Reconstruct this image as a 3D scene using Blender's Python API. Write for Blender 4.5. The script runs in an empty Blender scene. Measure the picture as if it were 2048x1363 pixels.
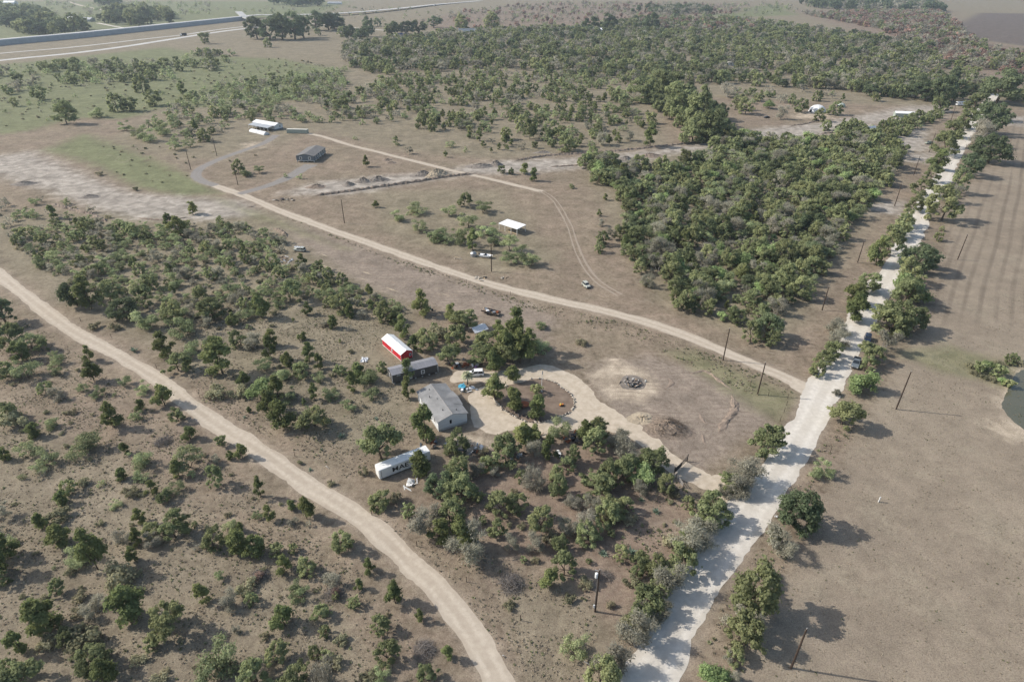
import bpy, math, random
import numpy as np
from mathutils import Matrix, Vector
random.seed(7); RNG = np.random.default_rng(7)
SC = bpy.context.scene; COL = SC.collection
R = math.radians

# ---------------------------------------------------------------- camera
F_PX, PITCH, ROLL, CAM_H = 1240.0, R(31.07), R(0.2146), 96.0
cp, sp, cr, sr = math.cos(PITCH), math.sin(PITCH), math.cos(ROLL), math.sin(ROLL)
def at(px, py, z=0.0):
    """pixel of the 2048x1363 photograph -> world point on the plane at height z"""
    x = px-1024.0; y = 681.5-py
    xr = cr*x-sr*y; yr = sr*x+cr*y
    d = (xr, F_PX*cp+yr*sp, -F_PX*sp+yr*cp)
    t = (z-CAM_H)/d[2]
    return Vector((d[0]*t, d[1]*t, z))
def atn(P, z=0.0):
    P = np.asarray(P, float); x = P[:, 0]-1024.0; y = 681.5-P[:, 1]
    xr = cr*x-sr*y; yr = sr*x+cr*y
    dy = F_PX*cp+yr*sp; dz = -F_PX*sp+yr*cp; t = (z-CAM_H)/dz
    return np.stack([xr*t, dy*t], 1)
def to_px(X, Y, Z=0.0):
    Zc = Z-CAM_H; fw = Y*cp-Zc*sp; up = Y*sp+Zc*cp
    a = F_PX*X/fw; b = F_PX*up/fw
    return 1024+cr*a+sr*b, 681.5-(-sr*a+cr*b)
def mpp(p): return math.sqrt(p[0]**2+p[1]**2+CAM_H**2)/F_PX
cd = bpy.data.cameras.new('camera'); cam = bpy.data.objects.new('camera', cd); COL.objects.link(cam)
cd.sensor_width = 36; cd.lens = F_PX/2048*36; cd.clip_start = 0.5; cd.clip_end = 30000
ex = Vector((cr, sr*sp, sr*cp)); ey = Vector((-sr, cr*sp, cr*cp)); fwd = Vector((0, cp, -sp))
M = Matrix((ex, ey, -fwd)).transposed().to_4x4(); M.translation = (0, 0, CAM_H)
cam.matrix_world = M; SC.camera = cam

# ---------------------------------------------------------------- sky, sun, exposure
SUN_EL, SUN_DIR = R(37), Vector((-0.985, 0.172, 0))           # towards the sun
w = bpy.data.worlds.new('World'); SC.world = w; w.use_nodes = True
nt = w.node_tree; sky = nt.nodes.new('ShaderNodeTexSky'); sky.sky_type = 'NISHITA'; sky.sun_disc = False
sky.sun_elevation = SUN_EL; sky.sun_rotation = math.atan2(SUN_DIR.x, SUN_DIR.y)
sky.air_density = 1.3; sky.dust_density = 2.5; sky.altitude = 150
nt.links.new(sky.outputs[0], nt.nodes['Background'].inputs[0]); nt.nodes['Background'].inputs[1].default_value = 0.14
sl = bpy.data.lights.new('sun', 'SUN'); sl.energy = 4.3; sl.angle = R(0.6); sl.color = (1.0, 0.94, 0.86)
so = bpy.data.objects.new('sun', sl); COL.objects.link(so)
so.rotation_euler = (Vector((SUN_DIR.x, SUN_DIR.y, 0)).normalized()*math.cos(SUN_EL)+Vector((0, 0, math.sin(SUN_EL)))).to_track_quat('Z', 'Y').to_euler()
so.location = (-200, 40, 160)
vs = SC.view_settings; vs.view_transform = 'Standard'; vs.look = 'None'; vs.gamma = 1; vs.use_curve_mapping = False; vs.exposure = 0.26
SC.render.engine = 'CYCLES'
SC.cycles.max_bounces = 4; SC.cycles.diffuse_bounces = 2; SC.cycles.transparent_max_bounces = 4; SC.cycles.volume_bounces = 0

# ---------------------------------------------------------------- helpers
class MB:
    def __init__(s): s.v = []; s.f = []; s.m = []
    def add(s, vs_, fs, mi=0):
        b = len(s.v); s.v += [tuple(p) for p in vs_]; s.f += [tuple(b+i for i in f) for f in fs]; s.m += [mi]*len(fs); return s
    def box(s, c, d, rz=0, mi=0, rx=0, ry=0):
        m = Matrix.Rotation(rz, 3, 'Z') @ Matrix.Rotation(ry, 3, 'Y') @ Matrix.Rotation(rx, 3, 'X')
        P = [Vector(c)+m @ Vector((x*d[0]/2, y*d[1]/2, z*d[2]/2)) for x in (-1, 1) for y in (-1, 1) for z in (-1, 1)]
        return s.add(P, [(0, 1, 3, 2), (4, 6, 7, 5), (0, 4, 5, 1), (2, 3, 7, 6), (0, 2, 6, 4), (1, 5, 7, 3)], mi)
    def tube(s, pts, rad, n=6, mi=0, cap=True):
        pts = [Vector(p) for p in pts]; rings = []
        for i, p in enumerate(pts):
            t = (pts[min(i+1, len(pts)-1)]-pts[max(i-1, 0)]).normalized()
            a = t.orthogonal().normalized(); b = t.cross(a); r = rad[i] if hasattr(rad, '__len__') else rad
            rings.append([p+(a*math.cos(2*math.pi*k/n)+b*math.sin(2*math.pi*k/n))*r for k in range(n)])
        V = [q for rg in rings for q in rg]; Fs = []
        for i in range(len(pts)-1):
            for k in range(n):
                k2 = (k+1) % n; Fs.append((i*n+k, i*n+k2, (i+1)*n+k2, (i+1)*n+k))
        if cap: Fs += [tuple(range(n))[::-1], tuple(range((len(pts)-1)*n, len(pts)*n))]
        return s.add(V, Fs, mi)
    def prism(s, prof, axis0, axis1, mi=0):
        """profile of (y,z) points extruded along x"""
        n = len(prof); V = [(axis0, y, z) for y, z in prof]+[(axis1, y, z) for y, z in prof]
        return s.add(V, [tuple(range(n))[::-1], tuple(range(n, 2*n))]+[(i, (i+1) % n, n+(i+1) % n, n+i) for i in range(n)], mi)
    def loft(s, secs, mi=0):
        """closed cross sections, same count"""
        n = len(secs[0]); V = [p for c in secs for p in c]; Fs = [tuple(range(n))[::-1], tuple(range((len(secs)-1)*n, len(secs)*n))]
        for i in range(len(secs)-1):
            for k in range(n): Fs.append((i*n+k, i*n+(k+1) % n, (i+1)*n+(k+1) % n, (i+1)*n+k))
        return s.add(V, Fs, mi)
    def mesh(s, name, mats, smooth=False):
        me = bpy.data.meshes.new(name); me.from_pydata(s.v, [], s.f)
        for m_ in (mats if isinstance(mats, (list, tuple)) else [mats]): me.materials.append(m_)
        me.polygons.foreach_set('material_index', s.m)
        if smooth: me.polygons.foreach_set('use_smooth', [True]*len(s.f))
        me.update(); return me
    def build(s, name, mats, parent=None, bevel=0, smooth=False):
        o = bpy.data.objects.new(name, s.mesh(name, mats, smooth)); COL.objects.link(o)
        if parent: o.parent = parent
        if bevel:
            b = o.modifiers.new('bevel', 'BEVEL'); b.width = bevel; b.segments = 2; b.limit_method = 'ANGLE'
        return o
def tag(o, label=None, cat=None, group=None, kind=None):
    if label: o['label'] = label
    if cat: o['category'] = cat
    if group: o['group'] = group
    if kind: o['kind'] = kind
    return o
def thing(name, loc, rz, label, cat, group=None):
    o = bpy.data.objects.new(name, None); COL.objects.link(o); o.empty_display_size = .3
    o.location = loc; o.rotation_euler = (0, 0, rz); return tag(o, label, cat, group)
def inst(name, me, loc=(0, 0, 0), rz=0, sc=1, parent=None):
    o = bpy.data.objects.new(name, me); COL.objects.link(o); o.location = loc; o.rotation_euler = (0, 0, rz)
    o.scale = (sc, sc, sc) if not hasattr(sc, '__len__') else sc
    if parent: o.parent = parent
    return o

# ---------------------------------------------------------------- materials
class NT:
    """tiny node wrapper"""
    def __init__(s, name):
        s.mat = bpy.data.materials.new(name); s.mat.use_nodes = True; s.t = s.mat.node_tree; s.t.nodes.clear()
        s.out = s.n('ShaderNodeOutputMaterial')
    def n(s, ty, **kw):
        d = s.t.nodes.new(ty)
        for k, v in kw.items(): setattr(d, k, v)
        return d
    def put(s, sock, v):
        if isinstance(v, bpy.types.NodeSocket): s.t.links.new(v, sock)
        else:
            try: sock.default_value = v
            except Exception: sock.default_value = (v[0], v[1], v[2], 1.0)
    def pos(s): return s.n('ShaderNodeNewGeometry').outputs['Position']
    def obj(s): return s.n('ShaderNodeTexCoord').outputs['Object']
    def noise(s, vec, scale, detail=3, rough=.55, dist=0):
        d = s.n('ShaderNodeTexNoise'); s.put(d.inputs['Vector'], vec); d.inputs['Scale'].default_value = scale
        d.inputs['Detail'].default_value = detail; d.inputs['Roughness'].default_value = rough; d.inputs['Distortion'].default_value = dist
        return d.outputs['Fac']
    def rng(s, v, a, b, c=0., d=1., sm=False):
        m = s.n('ShaderNodeMapRange'); m.interpolation_type = 'SMOOTHSTEP' if sm else 'LINEAR'
        s.put(m.inputs['Value'], v)
        for k, x in zip(('From Min', 'From Max', 'To Min', 'To Max'), (a, b, c, d)): m.inputs[k].default_value = x
        return m.outputs[0]
    def math(s, op, a, b=0.0, c=None):
        m = s.n('ShaderNodeMath', operation=op); s.put(m.inputs[0], a); s.put(m.inputs[1], b)
        if c is not None: s.put(m.inputs[2], c)
        return m.outputs[0]
    def mix(s, fac, a, b, blend='MIX'):
        m = s.n('ShaderNodeMix', data_type='RGBA', blend_type=blend); s.put(m.inputs[0], fac); s.put(m.inputs[6], a); s.put(m.inputs[7], b)
        return m.outputs[2]
    def attr(s, name, out='Fac'): return s.n('ShaderNodeAttribute', attribute_name=name).outputs[out]
    def bump(s, h, strength=.5, dist=.1):
        b = s.n('ShaderNodeBump'); b.inputs['Strength'].default_value = strength; b.inputs['Distance'].default_value = dist; s.put(b.inputs['Height'], h)
        return b.outputs[0]
    def bsdf(s, col, rough=.9, normal=None, metal=0, spec=.3):
        b = s.n('ShaderNodeBsdfPrincipled'); s.put(b.inputs['Base Color'], col); s.put(b.inputs['Roughness'], rough)
        b.inputs['Metallic'].default_value = metal; b.inputs['Specular IOR Level'].default_value = spec
        if normal is not None: s.put(b.inputs['Normal'], normal)
        s.t.links.new(b.outputs[0], s.out.inputs[0]); return s.mat
C4 = lambda c: (c[0], c[1], c[2], 1.0)
def mat(name, col, rough=.7, scale=1.5, var=.25, bump=.0, metal=0, spec=.3, streak=None):
    t = NT(name); p = t.obj()
    if streak:
        mp = t.n('ShaderNodeMapping'); t.put(mp.inputs[0], p); mp.inputs['Scale'].default_value = streak; p = mp.outputs[0]
    f = t.noise(p, scale, 5, .65); g = t.noise(p, scale*7, 3)
    lo = tuple(c*(1-var) for c in col); hi = tuple(min(1, c*(1+var*.8)) for c in col)
    c = t.mix(t.rng(f, .3, .7), C4(lo), C4(hi)); c = t.mix(t.rng(g, .35, .75, 0, var*.8), c, C4(tuple(x*.6 for x in col)))
    return t.bsdf(c, rough, t.bump(g, bump, .05) if bump else None, metal, spec)

def bar_mat(name, col, var=.3): return mat(name, col, .9, 4, var, .4)
MT = dict(
    white=mat('white_paint', (.72, .72, .70), .5, .8, .08), siding=mat('pale_siding', (.60, .62, .63), .55, .6, .1, streak=(.3, .3, 6)),
    roofgrey=mat('grey_shingles', (.23, .23, .228), .85, .35, .3, .5), roofcap=mat('roof_cap', (.24, .23, .22), .8, 1, .2),
    red=mat('red_siding', (.50, .022, .035), .5, .7, .18, streak=(3, 3, .4)), whiteroof=mat('white_metal_roof', (.82, .83, .83), .35, .6, .06, streak=(6, .3, 1)),
    galv=mat('galvanised_roof', (.42, .43, .44), .4, .5, .15, .0, .3), dgrey=mat('dark_grey_siding', (.075, .072, .07), .6, .8, .25, streak=(4, 4, .5)),
    cabroof=mat('grey_metal_roof', (.22, .22, .235), .45, .5, .15, streak=(5, .4, 1)), trim=mat('trim', (.45, .45, .43), .6),
    glass=mat('window_glass', (.02, .025, .03), .1, 1, .2, 0, 0, .6), black=mat('black_paint', (.015, .015, .018), .45, 1, .3),
    slate=mat('blue_grey_siding', (.13, .155, .18), .6, .6, .15, streak=(.4, .4, 6)), slroof=mat('brown_grey_shingles', (.16, .155, .15), .85, .5, .2, .4),
    wood=mat('weathered_wood', (.25, .19, .14), .85, 2, .35, .4, streak=(1, 1, .2)), pole=mat('creosote_pole', (.06, .042, .032), .9, 2, .35, .3, streak=(2, 2, .15)),
    steel=mat('grey_steel', (.35, .36, .37), .45, 2, .2, 0, .6), dsteel=mat('dark_pipe', (.035, .033, .033), .6, 2, .3), tyre=mat('tyre_rubber', (.015, .015, .015), .9, 4, .3),
    chrome=mat('rim_metal', (.4, .4, .4), .35, 3, .2, 0, .7), lamp=mat('lamp_lens', (.7, .7, .68), .2), redlamp=mat('tail_lens', (.35, .02, .02), .3),
    carwhite=mat('car_white', (.75, .75, .75), .25, 1, .05, 0, 0, .5), carblack=mat('car_black', (.012, .014, .02), .2, 1, .3, 0, 0, .5), carblue=mat('car_dark_blue', (.015, .025, .06), .25, 1, .2, 0, 0, .5),
    cargreen=mat('faded_green_paint', (.25, .28, .22), .6, 2, .3), carpale=mat('faded_pale_paint', (.42, .43, .38), .55, 2, .3), blue=mat('blue_plastic', (.08, .36, .52), .4, 2, .2),
    orange=mat('orange_plastic', (.62, .20, .05), .5, 2, .2), rust=mat('rusty_steel', (.22, .07, .03), .85, 3, .4, .4), tan=mat('tan_board', (.50, .38, .23), .8, 2, .2), purple=mat('purple_plastic', (.25, .14, .35), .5),
    tarp=mat('white_tarp', (.68, .69, .70), .6, 2, .15, .4), ash=mat('ash', (.11, .105, .10), .95, 3, .6, .6), stone=mat('limestone', (.46, .41, .34), .9, 2, .3, .4), dstone=mat('dark_stone', (.12, .10, .09), .9, 3, .4, .4),
    concrete=mat('concrete', (.38, .38, .37), .85, .05, .15), wallblue=mat('retaining_wall', (.30, .34, .38), .85, .2, .12), asphalt=mat('pale_asphalt', (.46, .45, .43), .9, .05, .15), guard=mat('guard_rail', (.7, .71, .72), .5, .2, .1),
    twig=bar_mat('dead_twigs', (.20, .18, .165)), bark=bar_mat('bark', (.11, .085, .065)), palebark=bar_mat('pale_bark', (.33, .31, .29)),
    cream=mat('cream_metal', (.55, .53, .46), .5, .8, .1), palegreen=mat('pale_green_metal', (.30, .34, .30), .55, .8, .12), boat=mat('boat_gelcoat', (.78, .79, .80), .3, 1, .08, 0, 0, .5), yellow=mat('yellow_paint', (.6, .45, .08), .5))

def leaf_mat(name, base, alt, obvar=.3, trans=.5):
    t = NT(name); tone = t.attr('tone'); rnd = t.n('ShaderNodeObjectInfo').outputs['Random']
    c = t.mix(tone, C4(tuple(x*.62 for x in base)), C4(tuple(x*1.35 for x in base)))
    c = t.mix(t.math('MULTIPLY', t.rng(rnd, .25, 1), t.rng(tone, .1, 1, .35, 1)), c, C4(alt))
    r2 = t.math('FRACT', t.math('MULTIPLY', rnd, 17.31))
    c = t.mix(1.0, c, t.n('ShaderNodeCombineColor').outputs[0], 'MULTIPLY') if False else c
    v = t.rng(r2, 0, 1, 1-obvar, 1+obvar*.8); hs = t.n('ShaderNodeHueSaturation'); t.put(hs.inputs['Value'], v); t.put(hs.inputs['Color'], c); c = hs.outputs[0]
    a = t.n('ShaderNodeBsdfDiffuse'); b = t.n('ShaderNodeBsdfTranslucent'); t.put(a.inputs[0], c); t.put(b.inputs[0], c)
    m = t.n('ShaderNodeMixShader'); m.inputs[0].default_value = trans; t.t.links.new(a.outputs[0], m.inputs[1]); t.t.links.new(b.outputs[0], m.inputs[2])
    t.t.links.new(m.outputs[0], t.out.inputs[0]); return t.mat
LEAF = dict(J=leaf_mat('juniper_leaves', (0.199, 0.237, 0.106), (0.278, 0.287, 0.125)), L=leaf_mat('oak_leaves', (0.272, 0.308, 0.159), (0.359, 0.367, 0.188)),
            O=leaf_mat('live_oak_leaves', (0.157, 0.198, 0.113), (0.195, 0.226, 0.127)), M=leaf_mat('mesquite_leaves', (0.350, 0.405, 0.222), (0.402, 0.417, 0.240)),
            G=leaf_mat('grey_twigs_and_leaves', (0.344, 0.333, 0.261), (0.400, 0.374, 0.307)), S=leaf_mat('shrub_leaves', (0.331, 0.326, 0.208), (0.391, 0.333, 0.232)),
            B=leaf_mat('bright_leaves', (0.317, 0.408, 0.184), (0.367, 0.446, 0.219)), R=leaf_mat('russet_leaves', (0.366, 0.246, 0.201), (0.331, 0.263, 0.217)),
            A=leaf_mat('agave_leaves', (0.222, 0.312, 0.240), (0.275, 0.334, 0.240)), Y=leaf_mat('yucca_leaves', (0.458, 0.468, 0.317), (0.483, 0.472, 0.342)),
            D=leaf_mat('dry_grass_blades', (0.449, 0.384, 0.302), (0.428, 0.392, 0.286)), D0=leaf_mat('dry_grass_blades_old', (0.475, 0.398, 0.307), (0.451, 0.414, 0.295)), W=leaf_mat('weed_leaves', (0.306, 0.312, 0.188), (0.269, 0.297, 0.167)))

# ---------------------------------------------------------------- terrain helpers
def poly_sd(P, poly):
    """signed distance (inside negative) of points P (N,2) to polygon (M,2), world metres"""
    d = np.full(len(P), 1e18); inside = np.zeros(len(P), bool); n = len(poly)
    for i in range(n):
        a = poly[i]; b = poly[(i+1) % n]; e = b-a; L = max(e@e, 1e-9)
        t = np.clip(((P-a)@e)/L, 0, 1); q = P-a-t[:, None]*e; d = np.minimum(d, (q*q).sum(1))
        c = (a[1] > P[:, 1]) != (b[1] > P[:, 1])
        with np.errstate(divide='ignore', invalid='ignore'):
            xc = (b[0]-a[0])*(P[:, 1]-a[1])/(b[1]-a[1]+1e-12)+a[0]
        inside ^= c & (P[:, 0] < xc)
    d = np.sqrt(d); return np.where(inside, -d, d)
def line_d(P, L):
    d = np.full(len(P), 1e18)
    for a, b in zip(L[:-1], L[1:]):
        e = b-a; t = np.clip(((P-a)@e)/max(e@e, 1e-9), 0, 1); q = P-a-t[:, None]*e; d = np.minimum(d, (q*q).sum(1))
    return np.sqrt(d)
def spline(P, step):
    P = np.asarray(P, float); P = np.vstack([2*P[0]-P[1], P, 2*P[-1]-P[-2]]); out = []
    for i in range(1, len(P)-2):
        a, b, c, d = P[i-1:i+3]; n = max(2, int(np.linalg.norm(c-b)/step))
        t = np.linspace(0, 1, n, endpoint=False)[:, None]
        out.append(.5*((2*b)+(c-a)*t+(2*a-5*b+4*c-d)*t*t+(-a+3*b-3*c+d)*t**3))
    return np.vstack(out+[P[-2:-1]])
def smooth(x): x = np.clip(x, 0, 1); return x*x*(3-2*x)

# roads: photograph pixels of the centre line, width in metres
ROADS = dict(
    gravel=([(1240, 1440), (1304, 1345), (1362, 1240), (1425, 1130), (1505, 1010), (1585, 899), (1624, 831), (1660, 757), (1686, 712), (1722, 642), (1757, 580), (1783, 545), (1826, 466), (1846, 414), (1884, 360), (1908, 308), (1932, 272), (1952, 238), (1964, 220), (1985, 196), (2005, 180)], 7.6),
    lower=([(-140, 447), (-60, 505), (0, 550), (60, 598), (140, 658), (220, 701), (320, 762), (370, 802), (440, 852), (520, 902), (600, 958), (680, 1008), (760, 1068), (820, 1126), (870, 1172), (912, 1222), (944, 1268), (976, 1322), (998, 1363), (1020, 1420)], 4.5),
    middle=([(415, 366), (450, 378), (500, 396), (560, 421), (640, 452), (720, 480), (800, 508), (880, 536), (960, 562), (1040, 583), (1120, 603), (1200, 620), (1260, 635), (1330, 656), (1400, 683), (1460, 709), (1520, 733), (1570, 753), (1612, 775), (1640, 792)], 4.6),
    greyloop=([(432, 371), (404, 362), (392, 350), (402, 336), (440, 318), (490, 300), (530, 285), (552, 270)], 5.0),
    greydrive=([(478, 388), (520, 376), (555, 364), (585, 350), (606, 338), (622, 329)], 4.6),
    upper=([(588, 262), (640, 272), (700, 290), (760, 305), (840, 325), (900, 340), (960, 353), (1030, 370), (1085, 383)], 3.6),
    corridor=([(560, 386), (680, 372), (780, 366), (900, 343), (1000, 325), (1200, 316), (1330, 302), (1420, 290), (1500, 268), (1640, 252), (1760, 233), (1890, 214)], 0))
RW = {k: spline(atn(v[0]), 1.0) for k, v in ROADS.items()}

ZONES = {  # ground cover: photograph pixel outlines
    'green': [[(-300, 300), (60, 262), (150, 236), (250, 238), (330, 215), (470, 215), (620, 195), (690, 140), (560, 118), (420, 112), (330, 95), (0, 130), (-300, 150)], [(0, 3), (180, 6), (250, 22), (300, 30), (180, 42), (0, 30)], [(-500, 3), (700, 3), (640, 30), (420, 42), (0, 84), (-500, 120)],
              [(90, 300), (170, 268), (260, 300), (400, 360), (440, 385), (360, 392), (270, 372), (190, 330)], [(1340, 25), (1560, 10), (1600, 30), (1450, 36)]],
    'pale': [[(-200, 345), (0, 312), (60, 302), (130, 332), (200, 362), (270, 388), (400, 396), (500, 402), (515, 430), (400, 441), (270, 436), (200, 420), (120, 390), (0, 352)],
             [(560, 388), (640, 364), (760, 352), (860, 345), (1000, 322), (1200, 314), (1400, 288), (1500, 260), (1640, 246), (1820, 213), (1890, 210), (1885, 232), (1760, 248), (1640, 270), (1480, 292), (1340, 308), (1240, 332), (1050, 346), (920, 350), (760, 378), (680, 390)],
             [(1780, 262), (1850, 255), (1850, 300), (1790, 300)], [(1740, 408), (1810, 405), (1800, 430), (1745, 425)], [(1810, 308), (1870, 305), (1860, 325), (1810, 322)], [(1965, 225), (2060, 235), (2060, 255), (1975, 245)]],
    'litter': [[(900, 905), (1020, 880), (1100, 875), (1250, 915), (1330, 955), (1400, 1040), (1330, 1150), (1210, 1230), (1130, 1140), (1010, 1100), (930, 1000)], [(1170, 780), (1160, 860), (1150, 830)]],
    'field': [[(2500, 100), (2020, 245), (1960, 340), (1900, 430), (1880, 560), (1850, 660), (1780, 760), (1720, 850), (1650, 980), (1590, 1120), (1520, 1260), (1440, 1420), (1600, 1600), (3600, 1600), (3600, 100)]],
    'furrow': [[(2500, 150), (2020, 245), (1960, 340), (1900, 430), (1880, 560), (1860, 640), (2050, 640), (2600, 700)]],
    'sage': [[(330, 200), (700, 130), (1000, 136), (1300, 170), (1340, 290), (1000, 318), (800, 300), (640, 262), (440, 320), (200, 300)], [(-100, 420), (560, 420), (830, 600), (830, 860), (700, 900), (500, 800), (220, 660), (0, 530)], [(730, 380), (1000, 380), (1120, 520), (1000, 545), (760, 460)], [(-200, 3), (2300, 3), (2300, 215), (1900, 215), (1300, 190), (690, 150), (-200, 150)], [(1160, 330), (1450, 290), (1850, 240), (1700, 500), (1560, 700), (1300, 600)]],
    'soil': [[(520, 425), (620, 455), (760, 505), (900, 553), (1040, 600), (1120, 640), (1080, 700), (1020, 650), (900, 620), (800, 600), (700, 555), (620, 500), (560, 460)], [(1180, 730), (1300, 710), (1420, 750), (1560, 810), (1540, 850), (1460, 900), (1400, 940), (1330, 900), (1230, 830), (1190, 780)]],
    'dark': [[(1895, 60), (1960, 26), (2200, 30), (2200, 95), (2048, 92), (1950, 78)]],
    'russet': [[(800, 48), (900, 28), (1060, 6), (1500, 6), (1480, 26), (1360, 32), (1300, 40), (1180, 52), (1000, 62), (880, 60)], [(1580, 20), (1900, 20), (1930, 70), (2048, 95), (2300, 150), (2048, 180), (1840, 120), (1700, 60)], [(1260, 42), (1480, 48), (1500, 66), (1320, 62)]],
    'straw': [[(0, 840), (120, 860), (330, 960), (480, 1080), (660, 1200), (780, 1363), (-200, 1500), (-200, 800)], [(1000, 1180), (1160, 1170), (1250, 1290), (1150, 1420), (1060, 1420)]],
    'lush': [[(1790, 705), (1900, 690), (2000, 720), (2060, 725), (2020, 780), (1960, 760), (1880, 745)], [(1480, 745), (1590, 790), (1560, 850), (1480, 800), (1330, 700), (1390, 700)], [(430, 395), (560, 440), (700, 500), (640, 480), (520, 440)]],
    'sand': [[(1170, 745), (1230, 718), (1290, 740), (1320, 775), (1290, 805), (1220, 800)], [(1965, 850), (2010, 830), (2060, 870), (2100, 880), (2020, 880)], [(2000, 800), (2048, 730), (2150, 720), (2150, 870), (2040, 870)], [(880, 870), (990, 860), (1000, 890), (930, 910)], [(490, 285), (540, 285), (530, 295), (490, 298)], [(1590, 222), (1680, 228), (1660, 238), (1590, 236)]]}

# ---------------------------------------------------------------- ground sheet
def ground_mesh():
    th = np.concatenate([np.arange(-180, -50, 4.), np.arange(-50, 50, .24), np.arange(50, 180, 4.)])
    rr = 16*1.0135**np.arange(0, 478); nt_, nr = len(th), len(rr); t = np.radians(th)
    X = np.outer(rr, np.sin(t)).ravel(); Y = np.outer(rr, np.cos(t)).ravel()
    V = np.vstack([np.stack([X, Y, np.zeros_like(X)], 1), [[0, 0, 0]]])
    i, j = np.meshgrid(np.arange(nr-1), np.arange(nt_), indexing='ij'); j2 = (j+1) % nt_
    Q = np.stack([i*nt_+j, (i+1)*nt_+j, (i+1)*nt_+j2, i*nt_+j2], -1).reshape(-1, 4)[:, ::-1]
    me = bpy.data.meshes.new('ground'); nv, nq = len(V), len(Q)
    me.vertices.add(nv); me.vertices.foreach_set('co', V.ravel())
    tri = np.stack([np.full(nt_, nv-1), (np.arange(nt_)+1) % nt_, np.arange(nt_)], 1)
    me.loops.add(nq*4+len(tri)*3); me.loops.foreach_set('vertex_index', np.concatenate([Q.ravel(), tri.ravel()]))
    me.polygons.add(nq+len(tri)); me.polygons.foreach_set('loop_start', np.concatenate([np.arange(nq)*4, nq*4+np.arange(len(tri))*3]))
    me.update(calc_edges=True); me.validate()
    P = V[:, :2]; dist = np.hypot(P[:, 0], P[:, 1]); soft = 2.5+.035*dist
    front = (P[:, 1] > 10)
    for k, polys in ZONES.items():
        m = np.zeros(nv)
        for pl in polys:
            W = atn(pl); bb0, bb1 = W.min(0)-60, W.max(0)+60
            s_ = front & (P[:, 0] > bb0[0]) & (P[:, 0] < bb1[0]) & (P[:, 1] > bb0[1]) & (P[:, 1] < bb1[1])
            if s_.any(): m[s_] = np.maximum(m[s_], smooth(.5-poly_sd(P[s_], W)/(2*soft[s_])))
        me.attributes.new('z_'+k, 'FLOAT', 'POINT').data.foreach_set('value', m.astype(np.float32))
    dust = np.zeros(nv)
    for k, (pts, wd) in ROADS.items():
        if not wd: continue
        L = RW[k]; bb0, bb1 = L.min(0)-12, L.max(0)+12
        s_ = (P[:, 0] > bb0[0]) & (P[:, 0] < bb1[0]) & (P[:, 1] > bb0[1]) & (P[:, 1] < bb1[1])
        idx = np.where(s_)[0]; d = line_d(P[idx], L[::3])-wd/2; dust[idx] = np.maximum(dust[idx], np.exp(-np.clip(d, 0, 9)/1.1))
    me.attributes.new('z_dust', 'FLOAT', 'POINT').data.foreach_set('value', dust.astype(np.float32))
    return me
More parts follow.
